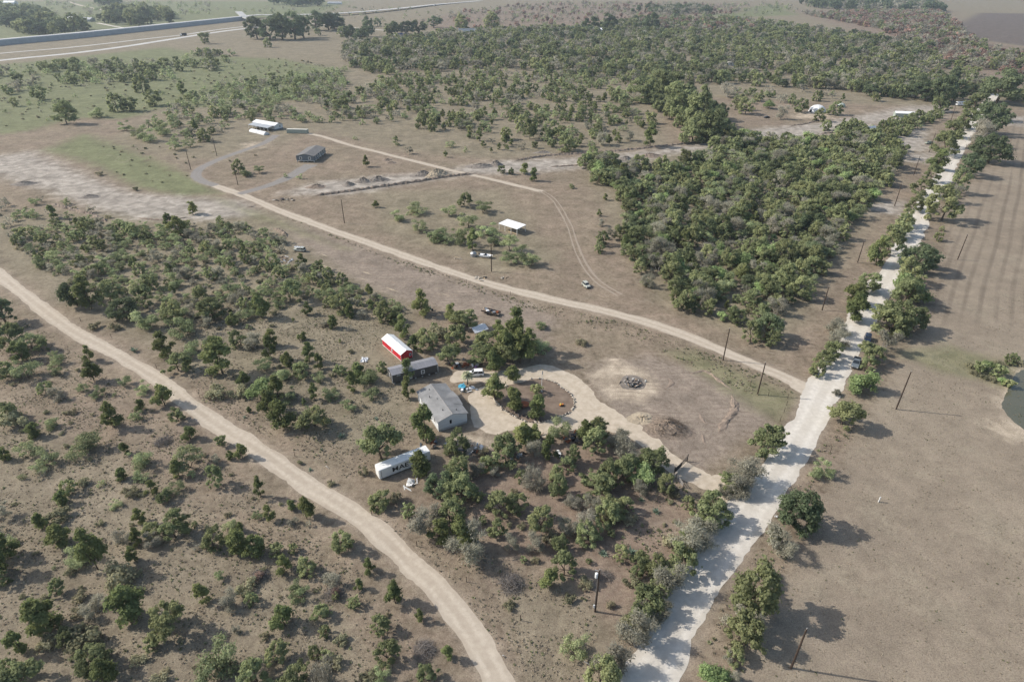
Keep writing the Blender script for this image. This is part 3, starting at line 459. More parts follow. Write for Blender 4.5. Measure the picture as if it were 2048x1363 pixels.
# ---------------------------------------------------------------- trees placed one by one: kind, base pixel x, y, crown width in pixels [, label]
TREES = '''J 96 1258 58;L 186 1330 52;J 46 1306 34;L 16 1346 38;L 46 1372 60;J 218 1372 46;j 196 1138 46;M 166 1128 50;J 270 1120 26;S 240 1166 60;J 266 1236 74;L 330 1264 66;G 196 1222 38;L 114 1188 28;S 158 1230 28;S 168 1280 52;L 136 1286 32;S 98 1288 34;L 8 1166 24;J 12 1138 48;L 306 1298 20;S 278 1326 30;S 320 1366 30;S 146 1145 22;S 156 1200 26
M 440 1352 84;J 408 1204 34;G 456 1210 42;L 506 1206 22;M 440 1156 22;J 570 1250 52;L 640 1232 34;M 600 1190 44;L 634 1312 28;L 652 1268 20;L 658 1318 22;L 552 1324 42;L 514 1370 60;L 590 1370 66;S 500 1330 30;G 650 1370 60;S 668 1330 36;J 570 1142 30;L 618 1148 42;J 739 1144 24;J 718 1178 22;J 791 1205 42;L 706 1212 22;L 672 1198 14;L 762 1262 44;L 776 1322 46;M 762 1358 40;S 490 1180 40;G 668 1165 40;J 478 1106 46;J 512 1108 42;L 552 1108 26;L 586 1102 18;S 684 1284 30;S 530 1275 20;S 738 1356 36
J 229 854 42;J 382 878 27;J 358 952 30;M 380 934 54;J 306 988 24;L 332 1002 28;M 354 984 30;M 280 930 50;J 252 908 22;J 246 958 26;M 282 958 30;J 12 918 26;L 352 1074 50;L 312 1070 34;J 282 1044 28;J 280 1090 28;J 122 1088 42;J 84 1058 30;L 138 984 24;J 128 1006 26;J 14 1112 44;S 118 1040 46;M 172 904 60;M 100 856 34;J 72 872 28;S 34 850 50;M 92 932 40;G 10 1030 30;M 233 1012 20;S 266 990 26;S 166 968 22;S 200 1048 18;G 250 1086 30;G 306 1092 34;M 62 912 44;L 391 1052 10
L 445 889 20;J 485 915 26;J 461 918 17;L 434 971 44;j 523 993 24;j 541 1041 24;J 584 1017 22;J 614 1037 38;L 683 1093 54;J 484 1061 16;L 428 1094 46;M 462 1056 34;A 683 874 20;A 643 900 12;A 620 940 12;S 662 968 18;A 752 838 12;A 489 835 10;S 600 928 14;L 764 918 70;L 757 1013 42;S 790 1000 30;S 728 948 24
J 840 1240 22;J 896 1317 33;L 858 1360 44;S 1020 1212 22;J 1099 1175 32;G 1330 1178 66;L 1370 1142 60;L 1300 1220 72;G 1308 1236 50;G 1270 1292 76;G 1224 1350 74;L 1200 1376 70;L 1128 1149 50;M 1150 1305 46;S 1138 1200 24;A 1206 1108 22;L 1278 1128 34;S 1262 1168 30
J 852 884 56 dark juniper against the gable end of the white mobile home;L 816 1031 26;J 838 955 46;O 876 984 54;L 912 906 44;L 914 957 54;L 924 997 58;G 856 1071 64;L 900 1043 54;J 880 1083 42;J 922 1089 46;G 936 1113 58;L 1012 923 62;J 1044 887 44;J 1070 885 34;L 972 939 32;J 1098 921 40;G 1070 913 34;G 1065 973 42;L 1044 961 24;L 1000 1027 46;L 1038 1019 44;L 1080 1061 52;L 986 1071 22;G 1020 1099 30;G 1066 1099 40
M 1114 875 46;J 1168 880 34;L 1196 876 40;G 1238 893 44;L 1190 906 50;G 1252 922 50;L 1306 944 50;L 1246 951 56;B 1280 967 42;L 1134 939 32;L 1190 986 56;L 1216 971 50;L 1226 1033 44;G 1190 1021 44;L 1210 1051 50;G 1170 1061 44;L 1180 1087 46;G 1146 1017 36;G 1134 1067 34;L 1118 989 34;A 1282 1000 16;A 1312 1024 20;A 1262 1106 28;S 1346 990 34;L 1424 1047 60;G 1472 983 58;G 1384 1102 78;G 1404 1061 50;L 1520 903 66;G 1490 965 66;L 1462 976 40;O 1588 1052 92 big dark oak between the driveway apron and the brown field;M 1640 950 42;J 1548 1086 30;G 1556 1103 50
L 1508 1222 94;G 1480 1252 54;L 1484 1292 70;B 1428 1357 52;G 1532 1162 44;L 1684 848 60
O 14 648 50;L 24 700 46;J 46 721 32;M 64 696 40;L 86 701 30;L 14 753 34;M 110 716 22;M 116 729 30;M 115 747 24;J 181 722 24;J 189 763 30;M 168 783 24;M 197 792 24;L 92 787 28;G 114 799 26;M 254 769 26;M 290 786 28;J 330 809 37;J 284 821 20;M 274 837 24;L 358 842 26;L 20 836 36;M 58 753 44;S 144 827 18
O 156 611 58;J 184 619 48;L 225 611 50;O 252 637 56;L 290 616 50;M 300 653 54;L 345 641 50;M 372 671 58;S 188 656 26;S 232 659 24;A 268 703 20;J 332 713 42;L 358 741 50;M 384 707 40
J 446 747 74;L 482 691 40;J 466 651 28;L 428 635 56;G 510 697 36;J 522 635 36;L 496 621 26;J 546 691 32;J 542 716 30;J 576 733 30;M 530 741 42;J 616 629 22;J 609 679 18;j 620 723 30;J 638 739 28;L 602 751 42;M 640 761 34;J 666 657 22;L 682 623 44;J 702 635 24;J 742 617 20;J 738 593 20;L 776 641 44;J 786 649 28;L 684 747 24;J 718 755 36;L 766 743 22;J 806 674 26;M 662 795 40;J 630 799 28;J 706 781 32;M 736 767 48;M 698 819 30;M 744 796 34;B 522 796 56 rounded bright green tree in the scrub left of the dark grey cabin;J 556 796 40;J 540 823 42;J 566 853 54;L 630 851 70;M 582 801 34;J 490 771 26;S 436 791 40;S 478 791 50;M 566 757 40;L 580 601 50;M 648 599 34
j 817 798 24 narrow juniper standing in front of the dark grey cabin;j 816 758 22 narrow juniper standing between the dark grey cabin and red shed;J 844 629 34;J 904 641 30;L 935 653 50;L 868 659 16;S 876 677 40;L 860 695 44;J 828 701 26;L 898 725 40;L 914 691 40;L 955 721 44;L 972 707 44;J 996 673 26;J 1006 721 46;J 986 739 36;J 1032 701 50;J 1040 726 48;J 1060 723 44;L 1020 725 44;M 1078 701 40;J 990 799 46;J 1026 761 30;J 1028 818 42;L 1072 783 24;J 1074 835 40;M 1082 656 22;S 1164 689 26
L 928 411 34;M 966 425 34;M 834 427 40;M 898 431 34;M 937 455 40;M 840 463 34;M 863 483 34;J 876 479 14;M 890 483 40;M 918 487 44;J 946 501 30;M 974 471 40;M 990 491 34;M 1020 501 40;M 1030 527 46;M 1062 531 38;M 802 441 30;J 1050 347 20;J 1067 362 20;L 1002 347 16;J 1022 349 14;L 1144 377 10
J 108 436 18;J 340 453 26;J 362 471 38;J 386 429 18;S 200 351 14;S 272 381 12;M 70 409 18;M 492 352 22;L 478 347 22;M 518 346 20;J 752 415 14;J 733 333 16;J 604 531 22;M 572 355 10;M 600 358 12
L 1632 751 30;L 1640 729 36;L 1660 713 36;G 1672 691 40;G 1676 669 40;J 1705 641 50;J 1708 611 44;L 1728 581 48;J 1752 531 40;L 1775 506 44;L 1790 481 30;L 1806 461 26;L 1800 471 26;L 1812 452 28;O 1834 541 74;L 1815 566 40;B 1818 599 54;L 1802 611 44;L 1786 661 68;L 1777 673 56;L 1826 656 40;G 1762 701 40;L 1745 723 48;L 1732 743 30;B 1722 783 48;G 1672 791 18;L 1882 441 56;L 1914 386 32;O 1930 351 44;O 1975 326 54;O 1968 269 50;G 1958 291 40;O 1988 241 40;O 1992 206 60;L 1826 421 30;L 1838 393 34;L 1858 363 30;J 1872 341 32;L 1888 313 38;L 1898 296 30;L 1910 277 30;L 1924 259 34;L 1944 237 38;O 1850 201 44;O 1880 206 48;O 1905 201 44;O 1830 196 40;L 1880 224 26;G 1900 406 30
G 1254 455 16;G 1203 452 18;L 1206 490 26;G 1220 478 22;L 1200 505 20;J 1198 432 10;J 1210 400 12;G 1400 538 44 bare silver tree standing in the dense wood;G 1512 606 26;L 1536 690 38;L 1500 684 40
O 515 78 40;O 540 80 44;O 565 80 44;O 590 79 46;O 608 76 40;O 586 60 36;O 634 62 44;O 658 60 40;O 670 58 36;O 550 56 30;L 410 88 18;L 536 95 14;L 637 71 12;O 703 79 30;O 722 84 30;O 738 74 28;O 735 54 24;O 790 68 32;O 816 68 30;O 838 66 30;O 868 56 26;O 756 53 14;L 920 66 30;L 985 63 36
L 134 248 34;L 236 222 26;L 260 222 24;L 310 212 26;M 195 235 26;L 30 213 12;L 80 200 22;L 286 184 26;J 366 190 18;J 372 231 12;J 390 263 14;M 250 262 20;M 300 282 30;M 332 270 28;M 278 276 24;M 350 300 22;J 402 278 12;M 380 294 18
L 1290 205 56;L 1330 210 60;L 1370 245 66;L 1400 262 64;L 1420 285 56;L 1385 285 54;L 1310 190 44;J 1300 293 34;L 1136 302 36;L 1094 278 40;L 1060 278 34;L 1040 260 26;B 1535 217 22;L 1490 228 30;L 1470 220 28;G 1562 238 26;G 1455 195 30;L 1666 230 28;L 1636 243 20;L 1600 225 24;O 1300 60 34;O 1215 62 36;O 1180 60 30;O 1270 26 18
G 1960 742 1;L 1958 744 18;B 1975 740 20;L 1992 752 22;B 2004 767 18;L 2014 772 16;S 1970 757 16;L 2018 728 16;S 1948 748 14;L 2030 722 14;S 1940 735 16;S 1985 762 14;S 2000 735 18;S 2040 730 16;W 1 1 1'''
REGIONS = [  # name, polygon in pixels, phrase used in labels
    ('overpass', [(480, 0), (900, 0), (900, 100), (480, 100)], 'beyond the pasture by the highway'),
    ('field', [(1900, 690), (2060, 690), (2060, 800), (1900, 800)], 'at the edge of the stock pond'),
    ('eastrow', [(1440, 1420), (1400, 1330), (1470, 1200), (1540, 1060), (1640, 900), (1660, 800), (1700, 760), (1740, 690), (1770, 630), (1800, 560), (1850, 500), (1870, 420), (1900, 350), (1950, 270), (1975, 200), (2060, 180), (2060, 420), (1900, 640), (1800, 800), (1700, 960), (1600, 1300), (1560, 1420)], 'in the row between gravel road and brown field'),
    ('ring', [(970, 745), (1160, 745), (1160, 850), (970, 850)], 'inside the ring of stones in the yard'),
    ('westrow', [(1170, 1420), (1260, 1240), (1330, 1100), (1420, 960), (1500, 880), (1560, 880), (1500, 1000), (1440, 1120), (1340, 1270), (1260, 1420)], 'in the row along the gate side of gravel road'),
    ('westrow2', [(1610, 770), (1630, 700), (1690, 620), (1740, 500), (1800, 440), (1850, 340), (1900, 270), (1950, 225), (1960, 240), (1900, 350), (1850, 440), (1790, 540), (1740, 620), (1690, 720), (1650, 780)], 'in the hedge between utility poles and gravel road'),
    ('grove', [(720, 880), (830, 840), (960, 850), (1100, 845), (1330, 880), (1420, 1000), (1300, 1200), (1180, 1420), (1000, 1200), (830, 1060), (720, 1000)], 'in the grove between box trailer and gate'),
    ('yard', [(800, 590), (960, 630), (1110, 640), (1110, 745), (900, 760), (890, 830), (790, 830)], 'beside the sheds and junk around the yard'),
    ('pavilion', [(730, 320), (1160, 320), (1160, 560), (1000, 545), (730, 470)], 'on the brown ground around the open pavilion'),
    ('woodpoles', [(1560, 700), (1580, 600), (1640, 500), (1690, 420), (1740, 340), (1780, 290), (1840, 270), (1830, 330), (1790, 400), (1730, 460), (1660, 560)], 'at the wood edge facing the utility poles'),
    ('woodwest', [(1150, 300), (1200, 300), (1230, 360), (1290, 440), (1330, 520), (1300, 560), (1180, 520)], 'at the wood edge facing the pavilion'),
    ('woodtip', [(1250, 500), (1330, 520), (1420, 580), (1500, 620), (1560, 640), (1560, 700), (1480, 690)], 'at the wood edge facing the middle dirt track'),
    ('woodnorth', [(1200, 300), (1420, 285), (1480, 265), (1640, 285), (1780, 275), (1760, 310), (1600, 320), (1420, 340), (1230, 360)], 'at the wood edge along the graded dirt strip'),
    ('wood', [(1150, 300), (1200, 300), (1420, 285), (1480, 265), (1640, 285), (1830, 275), (1830, 330), (1790, 400), (1730, 460), (1660, 560), (1560, 700), (1480, 690), (1180, 520)], 'deep in the dense wood behind the gravel road'),
    ('scrub', [(-100, 470), (0, 570), (220, 712), (440, 862), (680, 1020), (820, 1140), (940, 1280), (1010, 1420), (-100, 1420)], 'on the scrub across the track from the box trailer'),
    ('thicketshed', [(560, 560), (830, 600), (820, 880), (700, 1000), (560, 900)], 'in the scrub left of the red shed'),
    ('thickettrack', [(-100, 470), (60, 500), (200, 590), (400, 660), (560, 740), (560, 900), (440, 840), (220, 690), (0, 540)], 'in the thicket edge along the lower dirt track'),
    ('thicket', [(-100, 430), (560, 430), (830, 600), (820, 880), (700, 1000), (440, 840), (220, 690), (0, 540)], 'in the thicket between the two dirt tracks'),
    ('farleft', [(-100, 80), (480, 80), (480, 440), (-100, 440)], 'on the rough pasture near the grey driveway'),
    ('clump', [(1250, 150), (1340, 150), (1480, 230), (1480, 300), (1380, 300), (1280, 240)], 'in the rounded clump beside the graded dirt strip'),
    ('farright', [(1560, 0), (2100, 0), (2100, 230), (1560, 200)], 'in the far wood above the motorhome'),
    ('farmid', [(1000, 0), (1560, 0), (1560, 165), (1000, 135)], 'in the far wood behind the white dome tent'),
    ('farwood', [(660, 0), (1000, 0), (1000, 140), (660, 160)], 'in the far wood behind the slate blue home'),
    ('far', [(-1000, -1000), (4000, -1000), (4000, 3000), (-1000, 3000)], 'in the savanna beyond the graded dirt strip')]
def in_px(poly, x, y):
    c = False; n = len(poly)
    for i in range(n):
        x1, y1 = poly[i]; x2, y2 = poly[(i+1) % n]
        if (y1 > y) != (y2 > y) and x < (x2-x1)*(y-y1)/(y2-y1)+x1: c = not c
    return c
KN = dict(J=('juniper_tree', 'juniper', 'dark green juniper'), L=('oak_tree', 'oak tree', 'olive green oak'), O=('live_oak', 'live oak', 'dark dense live oak'), M=('mesquite_tree', 'mesquite', 'pale feathery mesquite'),
          G=('bare_tree', 'bare tree', 'grey half bare tree'), S=('shrub', 'shrub', 'pale scrubby shrub'), B=('leafy_bush', 'bush', 'bright green leafy bush'), R=('russet_bush', 'bush', 'russet brown bush'), A=('agave_plant', 'agave', 'blue green agave rosette'))
trees = []     # kind, x, y, width m, px width, label
for e in TREES.replace('\n', ';').split(';'):
    q = e.split(' ', 4); tallj = q[0] == 'j'; q[0] = q[0].upper() if tallj else q[0]
    if q[0] == 'W' or int(q[3]) < 5: continue
    x, y, wpx = int(q[1]), int(q[2]), int(q[3]); p = at(x, y); trees.append([q[0], p.x, p.y, wpx*mpp(p), wpx, q[4] if len(q) > 4 else None, x, y, 1.45 if tallj else 1.0])

# fill: outline pixels, spacing m, mix of kinds, crown width range m, density
FILL = [
    ([(5, 478), (150, 445), (330, 452), (480, 445), (560, 478), (612, 530), (700, 565), (815, 612), (800, 650), (700, 640), (600, 600), (560, 625), (500, 640), (400, 655), (300, 625), (200, 600), (120, 565), (60, 525)], 3.9, 'MMMMMLLGGJSS', (2.2, 5.6), .86),
    ([(0, 400), (100, 400), (260, 440), (150, 450), (0, 480)], 7, 'MMGS', (2.5, 5), .6),
    ([(420, 660), (560, 640), (740, 640), (780, 700), (740, 840), (640, 860), (500, 850), (400, 760)], 7.5, 'SSMJG', (1.2, 3), .6),
    ([(0, 600), (100, 672), (250, 772), (380, 868), (460, 920), (560, 990), (700, 1120), (800, 1230), (890, 1400), (-60, 1400), (-60, 600)], 5.6, 'SSSSSMG', (.8, 2.4), .5),
    ([(1185, 1400), (1262, 1250), (1340, 1130), (1420, 1005), (1470, 965), (1452, 1040), (1400, 1112), (1330, 1204), (1240, 1360)], 2.2, 'GLGLL', (2.8, 4.6), 1.0), ([(1420, 1380), (1480, 1250), (1530, 1130), (1560, 1085), (1600, 1090), (1545, 1240), (1470, 1380)], 3, 'SGGL', (1.4, 3.4), .7), ([(1625, 760), (1650, 700), (1690, 640), (1740, 540), (1790, 480), (1850, 370), (1900, 290), (1940, 240), (1950, 245), (1880, 350), (1830, 440), (1770, 540), (1700, 650), (1650, 770)], 3.6, 'LGLSJ', (1.8, 3.6), .45), ([(1700, 800), (1730, 740), (1780, 650), (1830, 560), (1870, 450), (1920, 380), (1985, 260), (1995, 270), (1930, 390), (1890, 450), (1850, 560), (1800, 650), (1750, 740), (1715, 800)], 4.4, 'LGLSL', (2.0, 4.0), .42),
    ([(900, 910), (1100, 890), (1300, 940), (1420, 1060), (1230, 1330), (1150, 1150), (950, 1110)], 4.4, 'SLLGLS', (1.2, 4.2), .72),
    ([(1160, 328), (1190, 366), (1233, 384), (1240, 405), (1248, 440), (1240, 482), (1256, 522), (1284, 548), (1282, 566), (1335, 598), (1370, 622), (1440, 648), (1478, 664), (1505, 686), (1540, 684), (1548, 640), (1590, 600), (1638, 560), (1655, 530), (1690, 470), (1722, 420), (1780, 370), (1790, 335), (1812, 312), (1790, 285), (1700, 275), (1640, 290), (1560, 280), (1480, 275), (1432, 295), (1420, 315), (1340, 338), (1250, 334), (1200, 314)], 5.3, 'LLLLLLLOBGGGJMM', (3, 9.5), .95),
    ([(1640, 262), (1760, 250), (1880, 228), (1885, 240), (1830, 262), (1780, 285), (1690, 272)], 7, 'LLLJM', (5, 8), .9),
    ([(1270, 172), (1330, 165), (1400, 200), (1448, 250), (1462, 285), (1400, 290), (1350, 250), (1300, 215)], 9.0, 'LLLO', (9, 13), .95),
    ([(640, 205), (800, 152), (1000, 140), (1250, 150), (1300, 235), (1340, 268), (1200, 296), (1000, 300), (900, 265), (700, 250)], 8.5, 'JLLGMJM', (4, 8.5), .78),
    ([(690, 92), (900, 66), (1180, 58), (1300, 38), (1500, 44), (1640, 62), (1760, 78), (1850, 92), (1880, 118), (1960, 160), (2300, 190), (2300, 215), (2060, 210), (1990, 190), (1900, 190), (1700, 182), (1500, 172), (1280, 165), (1000, 136), (760, 152), (690, 132)], 10.5, 'LLLLOGGGJ', (6, 12.5), .76),
    ([(1640, 170), (1880, 165), (1900, 200), (1800, 200), (1720, 190)], 9.0, 'LOLG', (8, 12), .8),
    ([(1450, 180), (1640, 185), (1780, 205), (1640, 205), (1480, 215)], 12.0, 'JGLM', (5, 8), .55),
    ([(400, 178), (690, 138), (700, 245), (560, 248), (480, 240), (400, 290), (320, 285), (290, 255)], 8.5, 'MMLGM', (4, 8), .75),
    ([(560, 300), (700, 272), (900, 280), (1100, 300), (900, 325), (760, 300)], 14.0, 'MMSGJ', (3, 6), .4),
    ([(-60, 135), (420, 112), (640, 120), (690, 150), (620, 200), (400, 215), (150, 240), (-60, 275)], 10, 'SMSGM', (1.6, 4.2), .42), ([(120, 280), (400, 300), (560, 300), (420, 360), (260, 370)], 9, 'SSM', (1.0, 2.6), .45), ([(-60, 6), (420, 6), (420, 30), (180, 42), (-60, 28)], 26, 'SMG', (6, 12), .4),
    ([(75, 133), (200, 128), (340, 132), (400, 106), (478, 110), (420, 150), (330, 163), (130, 175), (90, 160)], 12.0, 'LGMLM', (6, 11), .62),
    ([(-60, 150), (60, 145), (90, 180), (0, 195), (-60, 190)], 14.0, 'LGM', (7, 11), .6),
    ([(0, 26), (90, 30), (112, 52), (180, 60), (110, 71), (60, 71), (0, 50), (-100, 50), (-100, 26)], 20.0, 'OOL', (17, 26), .9),
    ([(185, 42), (250, 30), (345, 30), (352, 48), (262, 54)], 24.0, 'OOL', (18, 28), .8),
    ([(520, 7), (640, 5), (645, 14), (560, 15)], 40.0, 'O', (28, 40), .9), ([(185, 3), (235, 3), (242, 14), (200, 12)], 40.0, 'O', (28, 40), .9), ([(1600, 8), (1870, 6), (1885, 26), (1750, 24), (1620, 16)], 26.0, 'OOG', (16, 26), .8),
    ([(1260, 42), (1500, 44), (1510, 66), (1320, 64)], 16.0, 'RRG', (9, 14), .6), ([(1600, 28), (1880, 24), (1935, 70), (1990, 105), (2060, 110), (2300, 120), (2300, 165), (2060, 160), (1900, 128), (1760, 60)], 11.0, 'RRGGL', (7, 12), .75),
    ([(820, 50), (900, 28), (1060, 8), (1300, 6), (1480, 10), (1480, 28), (1300, 38), (1180, 54), (1000, 62)], 22.0, 'RGSG', (5, 11), .6), ([(1340, 14), (1580, 6), (1600, 28), (1460, 34)], 26, 'SGM', (5, 11), .45), ([(420, 20), (640, 12), (900, 22), (800, 46), (560, 34)], 26, 'SGM', (4, 9), .35), ([(640, 60), (800, 60), (780, 78), (690, 78)], 30, 'OL', (14, 20), .35), ([(1290, 20), (1400, 18), (1440, 30), (1300, 36)], 22., 'OG', (14, 20), .8)]
ROADL = [(RW[k][::3], v[1]/2+1.2) for k, v in ROADS.items() if v[1]]
CLEAR = [(at(885, 815), 11), (at(795, 700), 9.5), (at(830, 750), 9), (at(800, 925), 8), (at(620, 310), 16), (at(545, 258), 20), (at(600, 266), 12), (at(1025, 455), 8), (at(950, 746), 4), (at(600, 498), 5), (at(570, 520), 6), (at(1634, 215), 9), (at(1736, 258), 6), (at(1918, 206), 9), (at(470, 116), 14)]
for px, s_, mix, wr, dens in FILL:
    W = atn(px); b0, b1 = W.min(0), W.max(0); gx, gy = np.meshgrid(np.arange(b0[0], b1[0], s_), np.arange(b0[1], b1[1], s_*.87), indexing='ij')
    gx = gx+(np.arange(gx.shape[1]) % 2)[None]*s_/2; P = np.stack([gx.ravel(), gy.ravel()], 1); P = P+RNG.uniform(-.42, .42, P.shape)*s_
    P = P[(poly_sd(P, W) < 0) & (RNG.uniform(size=len(P)) < dens)]
    for L, m_ in ROADL: P = P[line_d(P, L) > (m_+wr[0]*.25 if s_ > 2.5 else m_-.3)] if len(P) else P
    for c_, r_ in CLEAR: P = P[np.hypot(P[:, 0]-c_.x, P[:, 1]-c_.y) > r_] if len(P) else P
    if len(trees) and len(P) and 2.5 < s_ < 9:
        T2 = np.array([[t_[1], t_[2], t_[3]] for t_ in trees if t_[5] != 'fill'])
        D = np.hypot(P[:, None, 0]-T2[None, :, 0], P[:, None, 1]-T2[None, :, 1])-T2[None, :, 2]*.38; P = P[D.min(1) > wr[0]*.25]
    clump = RNG.uniform(size=len(P))
    if (s_ > 8 or s_ == 5.3) and len(P):                                       # gaps and clumps
        ph_ = RNG.uniform(0, 6, 4); q_ = 6.28/(s_*9); val = np.sin(P[:, 0]*q_+ph_[0]+1.5*np.sin(P[:, 1]*q_*.6+ph_[1]))+np.sin(P[:, 1]*q_*.9+ph_[2]+1.3*np.sin(P[:, 0]*q_*.7+ph_[3])); keep = val > (-.72 if s_ > 8 else -1.75)-RNG.uniform(0, .8, len(P)); P = P[keep]; clump = clump[keep]
    for (x, y), u in zip(P, clump):
        wm_ = wr[0]+(wr[1]-wr[0])*RNG.uniform()**1.2; k = mix[RNG.integers(len(mix))]; k = k if not (k == 'S' and wr[1] > 7) else 'M'
        wm_ *= dict(J=.62, S=.8, O=1.15).get(k, 1) if s_ < 20 else 1
        X, Y = to_px(x, y); trees.append([k, x, y, wm_, wm_/mpp((x, y)), 'fill', X, Y, 1.0])
def in_view(t_): return -40 < t_[6] < 2090 and -20 < t_[7] < 1363+1.6*t_[4]
trees.sort(key=lambda t_: -t_[4]); count = {}; rest = []
def pick(kind, i): return PROTO[kind][i % len(PROTO[kind])]
for i, (k, x, y, wm_, wpx, lab, X, Y, tl) in enumerate(trees):
    if not in_view((k, x, y, wm_, wpx, lab, X, Y)): rest.append((k, x, y, wm_)); continue
    if k == 'A':
        nm, cat, adj = KN['A']; reg = next(r_ for r_ in REGIONS if in_px(r_[1], X, Y))
        o = inst(nm, AGAVE[i % 2], (x, y, 0), RNG.uniform(0, 6.3), wm_); tag(o, f'{adj} {reg[2]}', cat, f'agaves {reg[2]}'); continue
    count[k] = count.get(k, 0)+1
    if count[k] > (290 if k != 'R' else 60) or wpx < 5.5: rest.append((k, x, y, wm_)); continue
    nm, cat, adj = KN[k]; reg = next(r_ for r_ in REGIONS if in_px(r_[1], X, Y)); pr = pick(k, int(RNG.integers(99)))
    rz = RNG.uniform(0, 6.28); sz = wm_*(1.18 if reg[0] in ('grove', 'yard', 'ring') else .97 if reg[0] in ('scrub', 'thicket', 'thickettrack', 'thicketshed') else 1.04); sc = (sz*RNG.uniform(.82, 1.16), sz*RNG.uniform(.82, 1.16), sz*tl*RNG.uniform(.8, 1.18))
    h = pr['hr']*sc[2]; size = ('low' if h < 3.2 else 'middling' if h < 6.5 else 'tall') if k != 'S' else ('tiny' if wm_ < 1.8 else 'spreading')
    med = dict(J=3.6, L=6.0, O=9.0, M=5.0, G=5.0, B=5.0, R=9.0).get(k); br_ = '' if med is None else 'broad ' if wm_ > 1.25*med else 'slim ' if wm_ < .75*med else ''
    if lab in (None, 'fill'): lab_ = f'{size} {br_}{adj} {reg[2]}'; grp = f'{size} {br_}{adj}s {reg[2]}'
    else: lab_, grp = lab, None
    if wpx >= 15 and k != 'S':
        root = thing(nm, (x, y, 0), rz, lab_, cat, grp); root.scale = sc
        inst('trunk', pr['trunk'], parent=root); inst('crown', pr['crown'], parent=root)
    else:
        o = inst(nm, pr['joined'], (x, y, 0), rz, sc); tag(o, lab_, cat, grp)
p = at(935, 768); yc = thing('yucca_plant', p, 0, 'pale drooping palm like yucca beside the white car', 'yucca'); yc.scale = (4.6, 4.6, 4.6)
inst('fronds', YUCCA, parent=yc); MB().tube([(0, 0, 0), (.02, .01, .3), (0, 0, .58)], [.05, .04, .045], 7).build('trunk', MT['bark'], yc)

# ---------------------------------------------------------------- masses nobody could count, as instances on points
def scatter(name, pts, objs, label):
    """pts: rows x,y,scale,rot,index"""
    A = np.asarray(pts, np.float32); me = bpy.data.meshes.new(name); me.vertices.add(len(A)); co = np.zeros((len(A), 3), np.float32); co[:, :2] = A[:, :2]; me.vertices.foreach_set('co', co.ravel())
    for nm, c_ in (('sc', 2), ('rot', 3)): me.attributes.new(nm, 'FLOAT', 'POINT').data.foreach_set('value', A[:, c_].copy())
    me.attributes.new('idx', 'INT', 'POINT').data.foreach_set('value', A[:, 4].astype(np.int32)); me.update()
    o = bpy.data.objects.new(name, me); COL.objects.link(o); tag(o, label, kind='stuff')
    col = bpy.data.collections.new(name+'_pieces')
    for i, m_ in enumerate(objs): q = bpy.data.objects.new('piece_%03d' % i, m_); col.objects.link(q)
    ng = bpy.data.node_groups.new(name, 'GeometryNodeTree'); ng.interface.new_socket('Geometry', in_out='INPUT', socket_type='NodeSocketGeometry'); ng.interface.new_socket('Geometry', in_out='OUTPUT', socket_type='NodeSocketGeometry')
    N = ng.nodes; L = ng.links; gi = N.new('NodeGroupInput'); go = N.new('NodeGroupOutput'); ci = N.new('GeometryNodeCollectionInfo'); ci.inputs['Collection'].default_value = col; ci.inputs['Separate Children'].default_value = True; ci.inputs['Reset Children'].default_value = True
    ip = N.new('GeometryNodeInstanceOnPoints'); ip.inputs['Pick Instance'].default_value = True
    def na(nm, ty): d = N.new('GeometryNodeInputNamedAttribute'); d.data_type = ty; d.inputs['Name'].default_value = nm; return d.outputs['Attribute']
    cx = N.new('ShaderNodeCombineXYZ'); L.new(na('rot', 'FLOAT'), cx.inputs[2]); sx = N.new('ShaderNodeCombineXYZ'); s_ = na('sc', 'FLOAT')
    for k in range(3): L.new(s_, sx.inputs[k])
    e2r = N.new('FunctionNodeEulerToRotation'); L.new(cx.outputs[0], e2r.inputs[0])
    L.new(gi.outputs[0], ip.inputs['Points']); L.new(ci.outputs[0], ip.inputs['Instance']); L.new(na('idx', 'INT'), ip.inputs['Instance Index']); L.new(e2r.outputs[0], ip.inputs['Rotation']); L.new(sx.outputs[0], ip.inputs['Scale']); L.new(ip.outputs[0], go.inputs[0])
    md = o.modifiers.new('scatter', 'NODES'); md.node_group = ng; return o
lk = list(LITE); objs = [pr['joined'] for k in lk for pr in LITE[k]]; off = {k: i*3 for i, k in enumerate(lk)}
scatter('woodland', [(x, y, wm_*1.12, RNG.uniform(0, 6.28), off[k]+RNG.integers(3)) for k, x, y, wm_ in rest if k in off], objs, 'distant mixed woodland of oaks and bushes')
print('TREES', {k: v for k, v in count.items()}, 'rest', len(rest))
TUFT = [blade_proto(14, .55, .10, .25, LEAF['D'], 'tuft') for _ in range(3)]+[blade_proto(14, .6, .13, .2, LEAF['W'], 'weed') for _ in range(2)]
